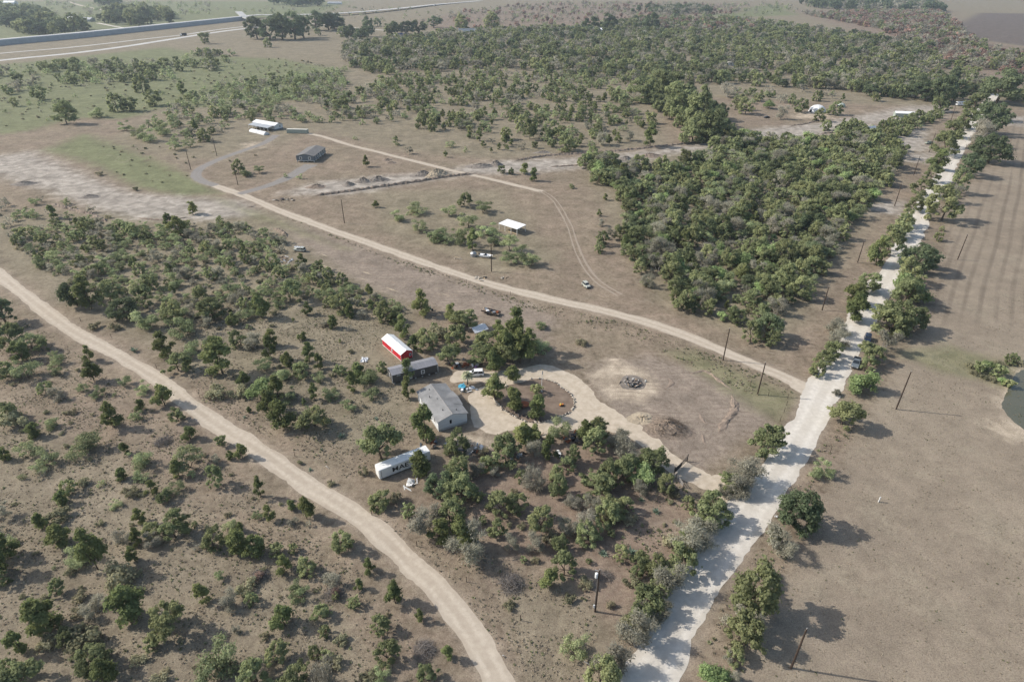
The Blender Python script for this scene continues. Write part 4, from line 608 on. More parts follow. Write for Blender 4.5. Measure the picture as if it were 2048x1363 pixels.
def tufts(name, px, dens, smin, smax, idx, label):
    out = []
    for q in px:
        Wp = atn(q); b0, b1 = Wp.min(0), Wp.max(0); m_ = int((b1-b0).prod()*dens/2)
        P = RNG.uniform(b0, b1, (m_, 2)); cl = P[RNG.integers(0, len(P), m_)]+RNG.normal(size=(m_, 2))*1.2; P = np.vstack([P, cl]); P = P[poly_sd(P, Wp) < 0]
        q_ = .35; val = np.sin(P[:, 0]*q_+2*np.sin(P[:, 1]*.21))+np.sin(P[:, 1]*q_*1.2+2*np.sin(P[:, 0]*.17)); P = P[val > RNG.uniform(-2.2, .9, len(P))]
        for L, hw in ROADL: P = P[line_d(P, L) > hw-.9] if len(P) else P
        for c_, r_ in CLEAR[:4]: P = P[np.hypot(P[:, 0]-c_.x, P[:, 1]-c_.y) > r_*.75] if len(P) else P
        out.append(P)
    P = np.vstack(out); scatter(name, [(x, y, smin+(smax-smin)*RNG.uniform()**2.2, RNG.uniform(0, 6.28), idx[RNG.integers(len(idx))]) for x, y in P], TUFT, label)
tufts('dry_grass', [[(-100, 560), (120, 680), (380, 880), (690, 1110), (900, 1363), (900, 1460), (-200, 1460)], [(700, 1010), (1000, 1120), (1200, 1200), (1180, 1400), (1040, 1400), (860, 1130)], [(300, 600), (820, 620), (830, 880), (700, 960), (400, 800)]], 3.2, .22, .8, [0, 1, 2, 0, 1, 2, 0, 3], 'short dry straw coloured grass tufts')
tufts('field_stubble', [[(1700, 860), (2060, 560), (2150, 600), (2150, 1460), (1460, 1460), (1580, 1160)]], .8, .18, .5, [0, 1, 2, 0, 1, 2, 0, 1, 2, 3], 'sparse dry stubble on the brown field')
tufts('roadside_weeds', [[(560, 430), (800, 520), (1040, 598), (1260, 648), (1560, 760), (1590, 790), (1500, 790), (1300, 690), (1040, 612), (800, 530)], [(1660, 850), (1720, 860), (1600, 1000), (1560, 1180), (1470, 1380), (1380, 1400), (1440, 1220), (1560, 1020)], [(1300, 960), (1400, 980), (1420, 1060), (1300, 1180), (1220, 1120)]], 1.1, .4, 1.1, [3, 4, 0, 1, 2], 'low green and straw weeds along the tracks')

# ---------------------------------------------------------------- buildings
def gable_body(L, W, z0, zw, zr):
    m = MB(); m.prism([(-W/2, z0), (W/2, z0), (W/2, zw), (0, zr), (-W/2, zw)], -L/2, L/2); return m
def roof_slab(L, W, zw, zr, side, th=.09, ov=.3, ovx=.25):
    s_ = (zr-zw)/(W/2); y1 = side*(W/2+ov); ze = zw-ov*s_; m = MB(); g_ = .02
    m.prism([(0, zr+g_), (y1, ze+g_), (y1, ze+th+g_), (0, zr+th+g_)][::side], -L/2-ovx, L/2+ovx); return m
def window(par, c, wd, ht, face, frame=MT['white'], glass=MT['glass'], fr=.09):
    """face: '+y','-y','+x','-x'; c = centre on the wall surface"""
    ax = 0 if face[1] == 'y' else 1; s_ = 1 if face[0] == '+' else -1
    def b(a0, z0, w_, h_, d, o): 
        m = MB(); cc = [c[0], c[1], c[2]+z0]; dd = [0, 0, h_]
        cc[ax] += a0; dd[ax] = w_; cc[1-ax] += s_*o; dd[1-ax] = d; m.box(cc, dd); return m
    f = MB()
    for m_ in (b(-wd/2, 0, fr, ht+fr, .08, .03), b(wd/2, 0, fr, ht+fr, .08, .03), b(0, ht/2, wd-fr, fr, .08, .03), b(0, -ht/2, wd-fr, fr, .08, .03), b(0, 0, wd-fr, fr*.6, .06, .025)): f.add(m_.v, m_.f)
    w_ = f.build('window', frame, par); b(0, 0, wd-fr, ht-fr, .03, .016).build('pane', glass, w_); return w_
def door(par, c, wd, ht, face, m_=MT['white']):
    ax = 0 if face[1] == 'y' else 1; s_ = 1 if face[0] == '+' else -1; cc = list(c); dd = [0, 0, ht]; dd[ax] = wd; dd[1-ax] = .08; cc[1-ax] += s_*.03
    d = MB().box(cc, dd).build('door', m_, par); hc = list(cc); hc[ax] += wd*.38; hc[1-ax] += s_*.07; MB().box(hc, (.07, .07, .07)).build('handle', MT['steel'], d); return d

# white double-wide mobile home
hm = thing('mobile_home', (-17.5, 124.6, 0), R(118), 'white double wide mobile home with a worn grey gable roof beside the sandy yard', 'mobile home')
L_, W_ = 13.8, 7.6
gable_body(L_, W_, .62, 3.05, 4.15).build('wall', MT['siding'], hm)
MB().box((0, 0, .31), (L_-.12, W_-.12, .62)).build('skirting', MT['trim'], hm)
for s_ in (1, -1): roof_slab(L_, W_, 3.05, 4.15, s_).build('roof_slope', MT['roofgrey'], hm)
MB().prism([(-.28, 4.15), (0, 4.29), (.28, 4.15), (0, 4.24)], -L_/2-.26, L_/2+.26).build('ridge_cap', MT['roofcap'], hm)
dm = MB(); dm.add([(-.2, -.35, 4.18), (-.2, -W_/2-.6, 3.55), (3.1, -W_/2-.5, 3.12), (-3.4, -W_/2-.5, 3.12), (2.2, -1.2, 3.92), (-2.5, -1.2, 3.92)], [(0, 1, 2, 4), (0, 5, 3, 1), (1, 3, 2)])
dm.build('dormer', MT['roofgrey'], hm)
for x_, y_ in ((5.2, 1.2), (.6, .9), (-4.2, 1.4), (-5.6, -1.6), (2.4, 2.2)): MB().tube([(x_, y_, 3.6), (x_, y_, 4.22)], .09, 8).build('vent_pipe', MT['black'], hm)
window(hm, (-L_/2, .55, 2.0), .42, .95, '-x', MT['black'])
for x_ in (-4.6, -.6, 3.8): window(hm, (x_, W_/2, 2.0), 1.0, 1.1, '+y')
for x_ in (-5.0, -2.4, 3.2, 5.4): window(hm, (x_, -W_/2, 2.0), 1.0, 1.1, '-y')
door(hm, (.6, -W_/2, 1.65), .95, 2.0, '-y'); door(hm, (1.8, W_/2, 1.65), .95, 2.0, '+y')
st = MB()
for k in range(3): st.box((.6, -W_/2-.3-.3*k, .5-.2*k), (1.4, .3, .1))
st.build('steps', MT['wood'], hm)
# red shed
rd = thing('red_shed', (-33.3, 153.0, 0), R(128), 'bright red portable shed with a white metal gable roof', 'shed'); L_, W_ = 11.2, 3.75
gable_body(L_, W_, .32, 2.45, 3.35).build('wall', MT['red'], rd)
for s_ in (1, -1): roof_slab(L_, W_, 2.45, 3.35, s_, .05, .14, .12).build('roof_slope', MT['whiteroof'], rd)
MB().prism([(-.2, 3.34), (0, 3.46), (.2, 3.34), (0, 3.42)], -L_/2-.13, L_/2+.13).build('ridge_cap', MT['whiteroof'], rd)
for s_ in (1, -1): MB().box((0, s_*(W_/2-.3), .16), (L_, .15, .32)).build('skid', MT['wood'], rd); MB().box((0, s_*(W_/2+.02), .4), (L_+.06, .05, .16)).build('base_trim', MT['white'], rd)
window(rd, (-.3, W_/2, 1.45), .6, .8, '+y', fr=.12); window(rd, (-L_/2, -1.1, 1.5), .6, .8, '-x'); door(rd, (-L_/2, .3, 1.35), 1.0, 1.95, '-x', MT['red'])
for sx in (1, -1):
    for sy in (1, -1): MB().box((sx*(L_/2+.015), sy*(W_/2-.04), 1.35), (.05, .1, 2.1)).build('corner_trim', MT['white'], rd)
# dark grey cabin on piers
cb = thing('grey_cabin', (-27.0, 141.0, 0), R(25.5), 'dark grey portable cabin on piers with a grey metal roof', 'cabin'); L_, W_ = 12.8, 4.1
gable_body(L_, W_, .5, 2.95, 3.5).build('wall', MT['dgrey'], cb)
for s_ in (1, -1): roof_slab(L_, W_, 2.95, 3.5, s_, .06, .12, .1).build('roof_slope', MT['cabroof'], cb)
MB().prism([(-.22, 3.5), (0, 3.6), (.22, 3.5), (0, 3.56)], -L_/2-.11, L_/2+.11).build('ridge_cap', MT['cabroof'], cb)
for x_ in np.linspace(-L_/2+.5, L_/2-.5, 7):
    for y_ in (-W_/2+.35, W_/2-.35): MB().box((x_, y_, .24), (.4, .4, .5)).build('pier', MT['concrete'], cb)
for sx in (1, -1):
    for sy in (1, -1): MB().box((sx*(L_/2+.01), sy*(W_/2+.01), 1.72), (.16, .16, 2.42)).build('corner_trim', MT['trim'], cb)
window(cb, (2.1, -W_/2, 1.75), .85, 1.05, '-y', fr=.14); window(cb, (-4.6, -W_/2, 2.55), .9, .3, '-y', MT['trim']); window(cb, (-L_/2, .4, 1.7), .7, 1.0, '-x'); door(cb, (-1.4, -W_/2, 1.5), .95, 2.0, '-y', MT['trim']); window(cb, (2.5, W_/2, 1.75), .9, 1.0, '+y')
# white box trailer with black letters
tr = thing('box_trailer', (-24.2, 104.4, 0), R(32), 'white box trailer body with big black letters on its side, lying among trees', 'trailer'); L_, W_ = 12.2, 2.5
def rr(x, w_, z0, z1, r_=.16): return [(x, -w_/2, z0), (x, w_/2, z0), (x, w_/2, z1-r_), (x, w_/2-r_*.3, z1-r_*.3), (x, w_/2-r_, z1), (x, -w_/2+r_, z1), (x, -w_/2+r_*.3, z1-r_*.3), (x, -w_/2, z1-r_)]
MB().loft([rr(-L_/2, W_-.55, .34, 2.72), rr(-L_/2+.12, W_-.2, .3, 2.82), rr(-L_/2+.4, W_, .3, 2.85), rr(L_/2, W_, .3, 2.85)]).build('body', MT['white'], tr)
for s_ in (1, -1): MB().box((.2, s_*(W_/2+.015), .36), (L_-.5, .05, .14)).build('side_rail', MT['steel'], tr)
for s_ in (1, -1): MB().box((L_/2+.02, s_*.61, 1.55), (.05, 1.18, 2.3)).build('rear_door', MT['white'], tr)
MB().box((-L_/2+.55, -W_/2-.012, 1.5), (.07, .02, 2.2)).build('panel_strip', MT['black'], tr)
for k, ch in enumerate('MAE'):
    fc = bpy.data.curves.new('letter', 'FONT'); fc.body = ch; fc.size = 1.72; fc.extrude = .006; fc.offset = .03; fc.materials.append(MT['black'])
    tmp = bpy.data.objects.new('tmp', fc); COL.objects.link(tmp); me = bpy.data.meshes.new_from_object(tmp.evaluated_get(bpy.context.evaluated_depsgraph_get())); bpy.data.objects.remove(tmp)
    lo = bpy.data.objects.new('letter', me); COL.objects.link(lo); lo.parent = tr; lo.rotation_euler = (R(90), 0, 0); lo.location = (-L_/2+3.0+(0, 1.62, 2.95)[k], -W_/2-.012, 1.05); lo.scale = (1.15, 1, 1)
for x_ in (-4.6, -1.5, 1.5, 4.6): MB().box((x_, 0, .16), (.3, 2.3, .3)).build('timber_block', MT['wood'], tr)
# slate blue far home
fh = thing('mobile_home', (-117.7, 366.3, 0), R(86), 'slate blue double wide mobile home with a brown grey roof at the gravel drive', 'mobile home'); L_, W_ = 20.0, 10.3
gable_body(L_, W_, .9, 3.5, 4.7).build('wall', MT['slate'], fh)
for s_ in (1, -1): roof_slab(L_, W_, 3.5, 4.7, s_, .12, .35, .3).build('roof_slope', MT['slroof'], fh)
for x_ in np.linspace(-L_/2+.4, L_/2-.4, 6):
    for y_ in (-W_/2+.3, -1.2, 1.2, W_/2-.3): MB().box((x_, y_, .44), (.45, .45, .92)).build('pier', MT['concrete'], fh)
MB().box((0, 0, .86), (L_+.06, W_+.06, .16)).build('base_trim', MT['white'], fh)
for y_ in (-2.6, 2.6): window(fh, (-L_/2, y_, 2.3), 1.3, 1.4, '-x', fr=.22)
for x_ in (-7, -3.5, 3.5, 7): window(fh, (x_, -W_/2, 2.3), 1.1, 1.3, '-y', fr=.18); window(fh, (x_, W_/2, 2.3), 1.1, 1.3, '+y', fr=.18)
door(fh, (0, -W_/2, 1.95), 1.0, 2.0, '-y')
# home with the long white porch roof
ph = thing('mobile_home', (-169.8, 445.0, 0), R(-31), 'pale mobile home with a long white metal porch roof on posts', 'mobile home'); L_, W_ = 22.0, 7.0
gable_body(L_, W_, .7, 3.2, 4.2).build('wall', MT['siding'], ph); MB().box((0, 0, .35), (L_-.1, W_-.1, .7)).build('skirting', MT['slate'], ph)
for s_ in (1, -1): roof_slab(L_, W_, 3.2, 4.2, s_, .1, .3, .3).build('roof_slope', MT['slroof'] if s_ > 0 else MT['whiteroof'], ph)
MB().add([(-9.8, -3.6, 3.12), (10.2, -3.6, 3.12), (10.2, -8.8, 2.5), (-9.8, -8.8, 2.5), (-9.8, -3.6, 3.02), (10.2, -3.6, 3.02), (10.2, -8.8, 2.4), (-9.8, -8.8, 2.4)], [(0, 1, 2, 3)[::-1], (4, 5, 6, 7), (0, 1, 5, 4), (2, 3, 7, 6), (1, 2, 6, 5), (3, 0, 4, 7)]).build('porch_roof', MT['galv'], ph)
for x_ in np.linspace(-9.5, 9.9, 6): MB().box((x_, -8.5, 1.23), (.16, .16, 2.46)).build('post', MT['white'], ph)
for x_ in (-7, -2, 5): window(ph, (x_, -W_/2, 2.0), 1.2, 1.1, '-y')
window(ph, (L_/2, 1, 2.0), 1.1, 1.1, '+x', fr=.15); door(ph, (1.8, -W_/2, 1.7), 1.0, 2.0, '-y', MT['slate'])
# white hoop cover in front of it
hp = thing('hoop_cover', (-170.5, 428.8, 0), R(-37), 'long low white hoop cover in front of the porch roofed home', 'hoop cover')
prof = [(2.1*math.cos(a_), 1.7*math.sin(a_)) for a_ in np.linspace(0, math.pi, 9)]; MB().prism(prof, -8.5, 8.5).build('cover', MT['tarp'], hp)
for x_ in (-8.55, 0, 8.55): MB().tube([(x_, 2.14*math.cos(a_), 1.74*math.sin(a_)) for a_ in np.linspace(0, math.pi, 9)], .06, 5).build('hoop', MT['steel'], hp)
def container(loc, rz, L_, W_, H_, top, side, label):
    o = thing('shipping_container', loc, rz, label, 'container'); m = MB(); n = int(L_/.6); pr_ = []
    for i in range(n): x0 = -L_/2+i*L_/n; pr_ += [(x0, 0), (x0+.2*L_/n, .06), (x0+.6*L_/n, .06), (x0+.8*L_/n, 0)]
    pr_.append((L_/2, 0))
    for s_ in (-1, 1):
        V = [(x, s_*(W_/2-d), z) for x, d in pr_ for z in (.15, H_-.12)]; m.add(V, [(2*i, 2*i+1, 2*i+3, 2*i+2) for i in range(len(pr_)-1)])
    m.box((-L_/2+.03, 0, H_/2), (.06, W_-.05, H_-.3)); m.box((L_/2-.03, 0, H_/2), (.06, W_-.05, H_-.3)); m.build('side_wall', side, o)
    MB().box((0, 0, H_-.06), (L_, W_, .12)).build('roof', top, o); MB().box((0, 0, .1), (L_, W_, .2)).build('base_frame', MT['dsteel'], o)
    for s_ in (-1, 1): MB().box((L_/2+.02, s_*W_/4, H_/2), (.05, W_/2-.06, H_-.4)).build('door', side, o)
    return o
container((-144.4, 428.6, 0), R(-5), 14.2, 2.6, 2.7, MT['cream'], MT['palegreen'], 'long cream topped container beside the porch roofed home')
# open pavilion
pv = thing('pavilion', (-.1, 250.1, 0), R(-41), 'open sided pavilion with a flat white metal roof on thin posts', 'pavilion')
MB().add([(-5.2, -2.9, 2.72), (5.2, -2.9, 2.72), (5.2, 2.9, 3.05), (-5.2, 2.9, 3.05), (-5.2, -2.9, 2.86), (5.2, -2.9, 2.86), (5.2, 2.9, 3.19), (-5.2, 2.9, 3.19)], [(0, 3, 2, 1), (4, 5, 6, 7), (0, 1, 5, 4), (1, 2, 6, 5), (2, 3, 7, 6), (3, 0, 4, 7)]).build('roof', MT['whiteroof'], pv)
for x_ in (-5, -1.7, 1.7, 5):
    for y_, zt in ((-2.7, 2.74), (2.7, 3.05)): MB().box((x_, y_, zt/2), (.14, .14, zt)).build('post', MT['white'], pv)
MB().box((-3, 2.5, .9), (4, .1, 1.8)).build('back_panel', MT['tarp'], pv); MB().box((2.2, -2.2, .3), (4.5, .5, .12)).build('bench', MT['tan'], pv)
# far right: dome, tent, A frame, metal roof
def dome(loc, r_, h_, m_, label):
    o = thing('dome_tent', loc, .3, label, 'tent'); n = 12; V = []
    for i, f in enumerate((0, .35, .65, .88)): V += [(r_*math.cos(f*1.57)*math.cos(2*math.pi*k/n), r_*math.cos(f*1.57)*math.sin(2*math.pi*k/n), h_*math.sin(f*1.57)) for k in range(n)]
    V.append((0, 0, h_)); Fs = [(i*n+k, i*n+(k+1) % n, (i+1)*n+(k+1) % n, (i+1)*n+k) for i in range(3) for k in range(n)]+[(3*n+k, 3*n+(k+1) % n, 4*n) for k in range(n)]
    MB().add(V, Fs).build('cover', m_, o); MB().prism([(-.9, 0), (.9, 0), (.7, 1.5), (-.7, 1.5)], -r_*1.02, -r_*.8).build('door', MT['black'], o); return o
dome(at(1634, 223), 6.5, 5.0, MT['tarp'], 'big white dome tent on the far bare ground')
dome(at(1682, 214), 3.4, 3.2, MT['palegreen'], 'small pale green dome tent behind the white dome')
af = thing('tarp_shelter', at(1737, 265), R(25), 'white A frame tarp shelter at the edge of the wood', 'shelter')
for s_ in (-1, 1): MB().add([(-5, 0, 4.2), (5, 0, 4.2), (5.4, s_*3.6, .4), (-5.4, s_*3.6, .4), (0, s_*1.9, 2.1)], [(0, 1, 4), (1, 2, 4), (2, 3, 4), (3, 0, 4)]).build('tarp', MT['tarp'], af)
for x_ in (-5, 5): MB().tube([(x_, 0, 0), (x_, 0, 4.2)], .08, 6).build('pole', MT['wood'], af)
ms = thing('metal_shed', at(1806, 234), R(-12), 'long white roofed metal shed half hidden by trees', 'shed'); gable_body(13, 5, 0, 3, 4).build('wall', MT['palegreen'], ms)
for s_ in (1, -1): roof_slab(13, 5, 3, 4, s_, .06, .2, .2).build('roof_slope', MT['whiteroof'], ms)
def far_house(px, rz, L_, W_, roof, wall, label, hw=3.2, hr_=5.2):
    o = thing('farmhouse', at(*px), rz, label, 'house'); gable_body(L_, W_, 0, hw, hr_).build('wall', wall, o)
    for s_ in (1, -1): roof_slab(L_, W_, hw, hr_, s_, .2, .5, .5).build('roof_slope', roof, o)
    for x_ in (-L_/3, 0, L_/3): window(o, (x_, -W_/2, 1.7), 1.4, 1.3, '-y', fr=.2)
    door(o, (L_/6, -W_/2, 1.1), 1.1, 2.1, '-y'); return o
far_house((28, 46), R(10), 26, 14, MT['whiteroof'], MT['siding'], 'white roofed farmhouse among the trees across the highway', 4, 7)
far_house((146, 41), R(-12), 22, 12, MT['whiteroof'], MT['siding'], 'white barn at the end of the long shed across the highway', 4, 7)
far_house((170, 43), R(-8), 36, 14, MT['galv'], MT['palegreen'], 'long grey roofed shed across the highway', 4, 7)
far_house((798, 76), R(20), 14, 10, MT['carblue'], MT['white'], 'dark blue roofed house under the big oaks', 3.5, 7)
far_house((936, 68), R(0), 30, 18, MT['slate'], MT['siding'], 'wide grey roofed house behind the oaks', 3.5, 8)
far_house((1190, 64), R(5), 24, 10, MT['whiteroof'], MT['siding'], 'white roofed house deep in the far woods', 4, 6); far_house((670, 9), R(0), 40, 14, MT['galv'], MT['siding'], 'pale metal barn on the far pasture', 4, 7); far_house((20, 9), R(0), 36, 18, MT['whiteroof'], MT['siding'], 'lone white house on the far green pasture', 5, 9)
far_house((1412, 125), R(-3), 22, 5, MT['whiteroof'], MT['siding'], 'long white mobile home hidden in the woods', 3.2, 4); far_house((1475, 131), R(-3), 24, 5, MT['cream'], MT['siding'], 'cream mobile home with its front shaded by trees', 3.2, 4); far_house((1228, 100), R(-4), 15, 5, MT['cream'], MT['siding'], 'small cream roofed trailer home in the woods', 3.2, 4)

# ---------------------------------------------------------------- highway with retaining wall and overpass
hw = spline(atn([(-420, 135), (-200, 111), (0, 90), (150, 76), (300, 60), (420, 47), (486, 40)]), 15)
def elevated(name, L, width, z, m_, label, th=1.2, kind=None, zend=None):
    n = len(L); T = np.gradient(L, axis=0); T /= np.linalg.norm(T, axis=1)[:, None]; N = np.stack([-T[:, 1], T[:, 0]], 1); zz = np.full(n, float(z)) if zend is None else np.linspace(z, zend, n); mb = MB()
    mb.loft([[(L[i, 0]+N[i, 0]*u*width/2, L[i, 1]+N[i, 1]*u*width/2, zz[i]+dz) for u, dz in ((-1, 0), (1, 0), (1, -th), (-1, -th))] for i in range(n)]); return mb.build(name, m_)
tag(elevated('highway', hw, 22, 6.6, MT['asphalt'], '', 1.0), 'raised pale highway on a retaining wall', kind='structure')
Tn = np.gradient(hw, axis=0); Tn /= np.linalg.norm(Tn, axis=1)[:, None]; Nn = np.stack([Tn[:, 1], -Tn[:, 0]], 1); fr_ = hw+Nn*11.3
rw_ = thing('retaining_wall', (0, 0, 0), 0, 'long blue grey concrete retaining wall holding up the highway', 'wall')
for i in range(0, len(fr_)-1, 2):
    a_, b_ = fr_[i], fr_[min(i+2, len(fr_)-1)]; d_ = b_-a_; MB().box(((a_[0]+b_[0])/2, (a_[1]+b_[1])/2, 3.3), (np.hypot(*d_)-.25, .5, 6.6), math.atan2(d_[1], d_[0])).build('wall_panel', MT['wallblue'], rw_)
tag(elevated('barrier', hw+Nn*10.6, .6, 7.5, MT['guard'], '', .9), 'pale barrier along the edge of the raised highway', 'barrier')
hw2 = spline(atn([(486, 40), (520, 36), (580, 36), (700, 30), (800, 20), (870, 11), (960, 2)]), 25)
tag(elevated('highway', hw2, 20, 6.6, MT['asphalt'], '', .8, None, .5), 'pale highway running on to the far plain', kind='structure')
br = spline(atn([(478, 30), (492, 41), (515, 50)]), 10); tag(elevated('overpass', br, 14, 7.0, MT['concrete'], '', 1.4), 'pale concrete overpass deck above the road junction', 'overpass')
ribbon('frontage_road', spline(atn([(-420, 172), (-200, 146), (0, 121), (150, 106), (250, 93), (340, 79), (430, 65), (525, 53)]), 8), 12, MT['asphalt'], .02, 'pale frontage road below the highway', .3)
ribbon('frontage_road', spline(atn([(-420, 152), (-200, 129), (0, 107), (150, 94), (300, 77), (365, 70), (440, 59), (520, 50)]), 8), 7, MT['asphalt'], .03, 'narrow pale slip road at the foot of the retaining wall', .3)
ribbon('farm_road', spline(atn([(510, 50), (600, 47), (680, 52), (730, 58), (790, 62)]), 8), 7, M_GRAVEL, .02, 'pale farm road leading to the oak shaded house', .3); ribbon('farm_road', spline(atn([(195, 46), (230, 53), (262, 58)]), 8), 7, M_GRAVEL, .02, 'pale drive down to the highway from the long shed', .3); ribbon('farm_road', spline(atn([(135, 3), (165, 12), (215, 22)]), 12), 9, M_DIRT, .02, 'far dirt road crossing the green pasture', .3)

# ---------------------------------------------------------------- vehicles
WHEEL = MB().tube([(0, -.11, 0), (0, .11, 0)], .34, 14).mesh('tyre', MT['tyre']); RIM = MB().tube([(0, -.125, 0), (0, .125, 0)], .19, 10).mesh('rim', MT['chrome'])
def vehicle(name, loc, rz, paint, kind, label, cat, glass=MT['glass'], rough=1, group=None):
    o = thing(name, loc, rz, label, cat, group); L_, W_ = dict(suv=(4.6, 1.85), pickup=(5.6, 1.95), sedan=(4.5, 1.8), jeep=(3.9, 1.75), van=(5.4, 2.0))[kind]; hl = L_/2; w_ = W_/2; hb = dict(suv=1.02, pickup=1.05, sedan=.9, jeep=1.0, van=1.05)[kind]
    def sec(x, w2, z0, z1): return [(x, -w2, z0), (x, w2, z0), (x, w2, z1-.1), (x, w2-.08, z1), (x, -w2+.08, z1), (x, -w2, z1-.1)]
    MB().loft([sec(-hl, w_*.88, .45, hb-.15), sec(-hl+.15, w_*.97, .35, hb-.02), sec(-hl*.45, w_, .32, hb+.02), sec(hl*.4, w_, .32, hb+.04), sec(hl-.12, w_*.98, .36, hb), sec(hl, w_*.92, .42, hb-.12)]).build('body', paint, o, .03)
    zr = dict(suv=1.74, pickup=1.8, sedan=1.42, jeep=1.72, van=2.05)[kind]; x0, x1, x2, x3 = dict(suv=(-1.0, -.35, 1.95, 2.2), pickup=(-1.2, -.6, .55, .75), sedan=(-.95, -.2, .95, 1.75), jeep=(-.7, -.4, 1.45, 1.55), van=(-1.7, -1.1, 2.5, 2.65))[kind]
    cabin = MB(); b0 = w_*.93; b1 = w_*.76
    cabin.add([(x0, -b0, hb), (x3, -b0, hb), (x3, b0, hb), (x0, b0, hb), (x1, -b1, zr-.05), (x2, -b1, zr-.05), (x2, b1, zr-.05), (x1, b1, zr-.05)], [(0, 1, 5, 4), (1, 2, 6, 5), (2, 3, 7, 6), (3, 0, 4, 7), (4, 5, 6, 7)]); cabin.build('glazing', glass, o)
    rf = MB(); rf.box(((x1+x2)/2, 0, zr-.015), (x2-x1+.06, b1*2+.06, .07)); rf.build('roof', paint, o, .03)
    for fx0, fx1 in ((x0, x1), (x3, x2)):
        for s_ in (-1, 1): MB().tube([(fx0, s_*b0, hb), (fx1, s_*b1, zr-.04)], .05, 5).build('pillar', paint, o)
    for s_ in (-1, 1): MB().tube([((x0+x3)/2, s_*b0, hb), ((x1+x2)/2, s_*b1, zr-.04)], .05, 5).build('pillar', paint, o)
    if kind == 'pickup':
        bed = MB(); bed.box(((x3+hl)/2+.05, 0, hb+.035), (hl-x3-.35, W_*.78, .05)); bed.build('bed_liner', MT['black'], o)
        for s_ in (-1, 1): MB().box(((x3+hl)/2, s_*w_*.9, hb+.12), (hl-x3-.1, .12, .22)).build('bed_side', paint, o)
        MB().box((hl-.06, 0, hb+.1), (.1, W_*.82, .22)).build('tailgate', paint, o)
    for sx in (-1, 1):
        for sy in (-1, 1):
            t_ = inst('wheel', WHEEL, (sx*hl*.62, sy*(w_-.06), .34), parent=o); inst('rim', RIM, parent=t_)
    for s_ in (-1, 1): MB().box((-hl-.01, s_*w_*.68, hb-.3), (.06, .34, .16)).build('headlight', MT['lamp'], o); MB().box((hl+.01, s_*w_*.76, hb-.25), (.06, .2, .22)).build('tail_light', MT['redlamp'], o)
    for x_ in (-hl-.05, hl+.05): MB().box((x_, 0, .5), (.12, W_*.9, .18)).build('bumper', MT['dsteel'], o)
    return o
gd = RW['gravel']; 
vehicle('white_car', at(951, 750), R(5), MT['carwhite'], 'suv', 'white sport utility car parked beside the yucca in the yard', 'car')
vehicle('pickup_truck', at(1711, 729), R(57), MT['slate'], 'pickup', 'grey pickup truck with a black bed on the shaded gravel road', 'pickup truck', MT['glass'])
vehicle('dark_car', at(1734, 681), R(60), MT['carblue'], 'suv', 'dark blue car parked under the roadside trees', 'car')
vehicle('old_jeep', at(1172, 573), R(112), MT['carpale'], 'jeep', 'faded pale green jeep alone on the dry grass', 'jeep')
vehicle('parked_pickup', at(1858, 288), R(10), MT['cargreen'], 'pickup', 'dull green pickup parked by the far utility poles', 'pickup truck'); vehicle('far_van', at(1972, 217), R(55), MT['carwhite'], 'van', 'white van coming down the far end of the gravel road', 'van'); vehicle('wrecked_car', at(1533, 236), R(15), MT['carblack'], 'sedan', 'black car on the bare ground near the white dome tent', 'car')
# motorhome
mh = thing('motorhome', at(1922, 211), R(8), 'pale blue white motorhome parked under the far oaks', 'motorhome'); MB().box((0, 0, 1.75), (9.5, 2.5, 2.5)).build('body', MT['boat'], mh, .15); MB().box((-4.76, 0, 2.1), (.06, 2.2, 1.1)).build('windscreen', MT['glass'], mh)
for x_ in (-2.5, 0, 2.5):
    for s_ in (-1, 1): MB().box((x_, s_*1.26, 2.1), (1.4, .05, .7)).build('window', MT['glass'], mh)
for x_ in (-3, 2.8):
    for s_ in (-1, 1): inst('wheel', WHEEL, (x_, s_*1.12, .4), 0, 1.2, mh)
# lorries on the highway
def lorry(loc, rz, m1, label):
    o = thing('lorry', loc, rz, label, 'lorry'); MB().box((1.6, 0, 2.6), (8, 2.5, 2.9)).build('box', m1, o); MB().box((-4, 0, 1.9), (2.4, 2.4, 2.6)).build('cab', MT['carwhite'], o, .15); MB().box((-5.22, 0, 2.4), (.05, 2, 1)).build('windscreen', MT['glass'], o); MB().box((0, 0, .8), (11, 1.2, .5)).build('chassis', MT['dsteel'], o)
    for x_ in (-4, 2.8, 4.4):
        for s_ in (-1, 1): inst('wheel', WHEEL, (x_, s_*1.1, .5), 0, 1.5, o)
    return o
lorry(at(367, 72), R(60), MT['black'], 'dark truck on the slip road below the retaining wall'); p = at(870, 14); lorry((p.x, p.y, 1.6), R(60), MT['carblue'], 'blue lorry on the far highway')
# boat on its trailer, silver tank
bt = thing('white_boat', at(972, 515), R(-18), 'small white boat resting on the ground under the junipers', 'boat')
def bs(x, hw_, z0, zt): return [(x, -hw_, zt), (x, -hw_*.75, z0+.1), (x, 0, z0), (x, hw_*.75, z0+.1), (x, hw_, zt), (x, hw_*.8, zt), (x, 0, z0+.35), (x, -hw_*.8, zt)]
MB().loft([bs(-2.6, .95, .3, 1.1), bs(-.5, 1.05, .3, 1.12), bs(1.4, .9, .4, 1.2), bs(2.6, .15, .9, 1.35)]).build('hull', MT['boat'], bt); MB().box((-.3, 0, 1.1), (.6, 1.5, .45)).build('console', MT['black'], bt); MB().box((-2.65, 0, 1.05), (.35, .4, .8)).build('outboard', MT['black'], bt)
for x_ in (-1.2, .9): MB().box((x_, 0, .95), (.35, 1.6, .1)).build('seat', MT['trim'], bt)
MB().box((0, 0, .15), (4, 1.2, .3)).build('cradle', MT['wood'], bt)
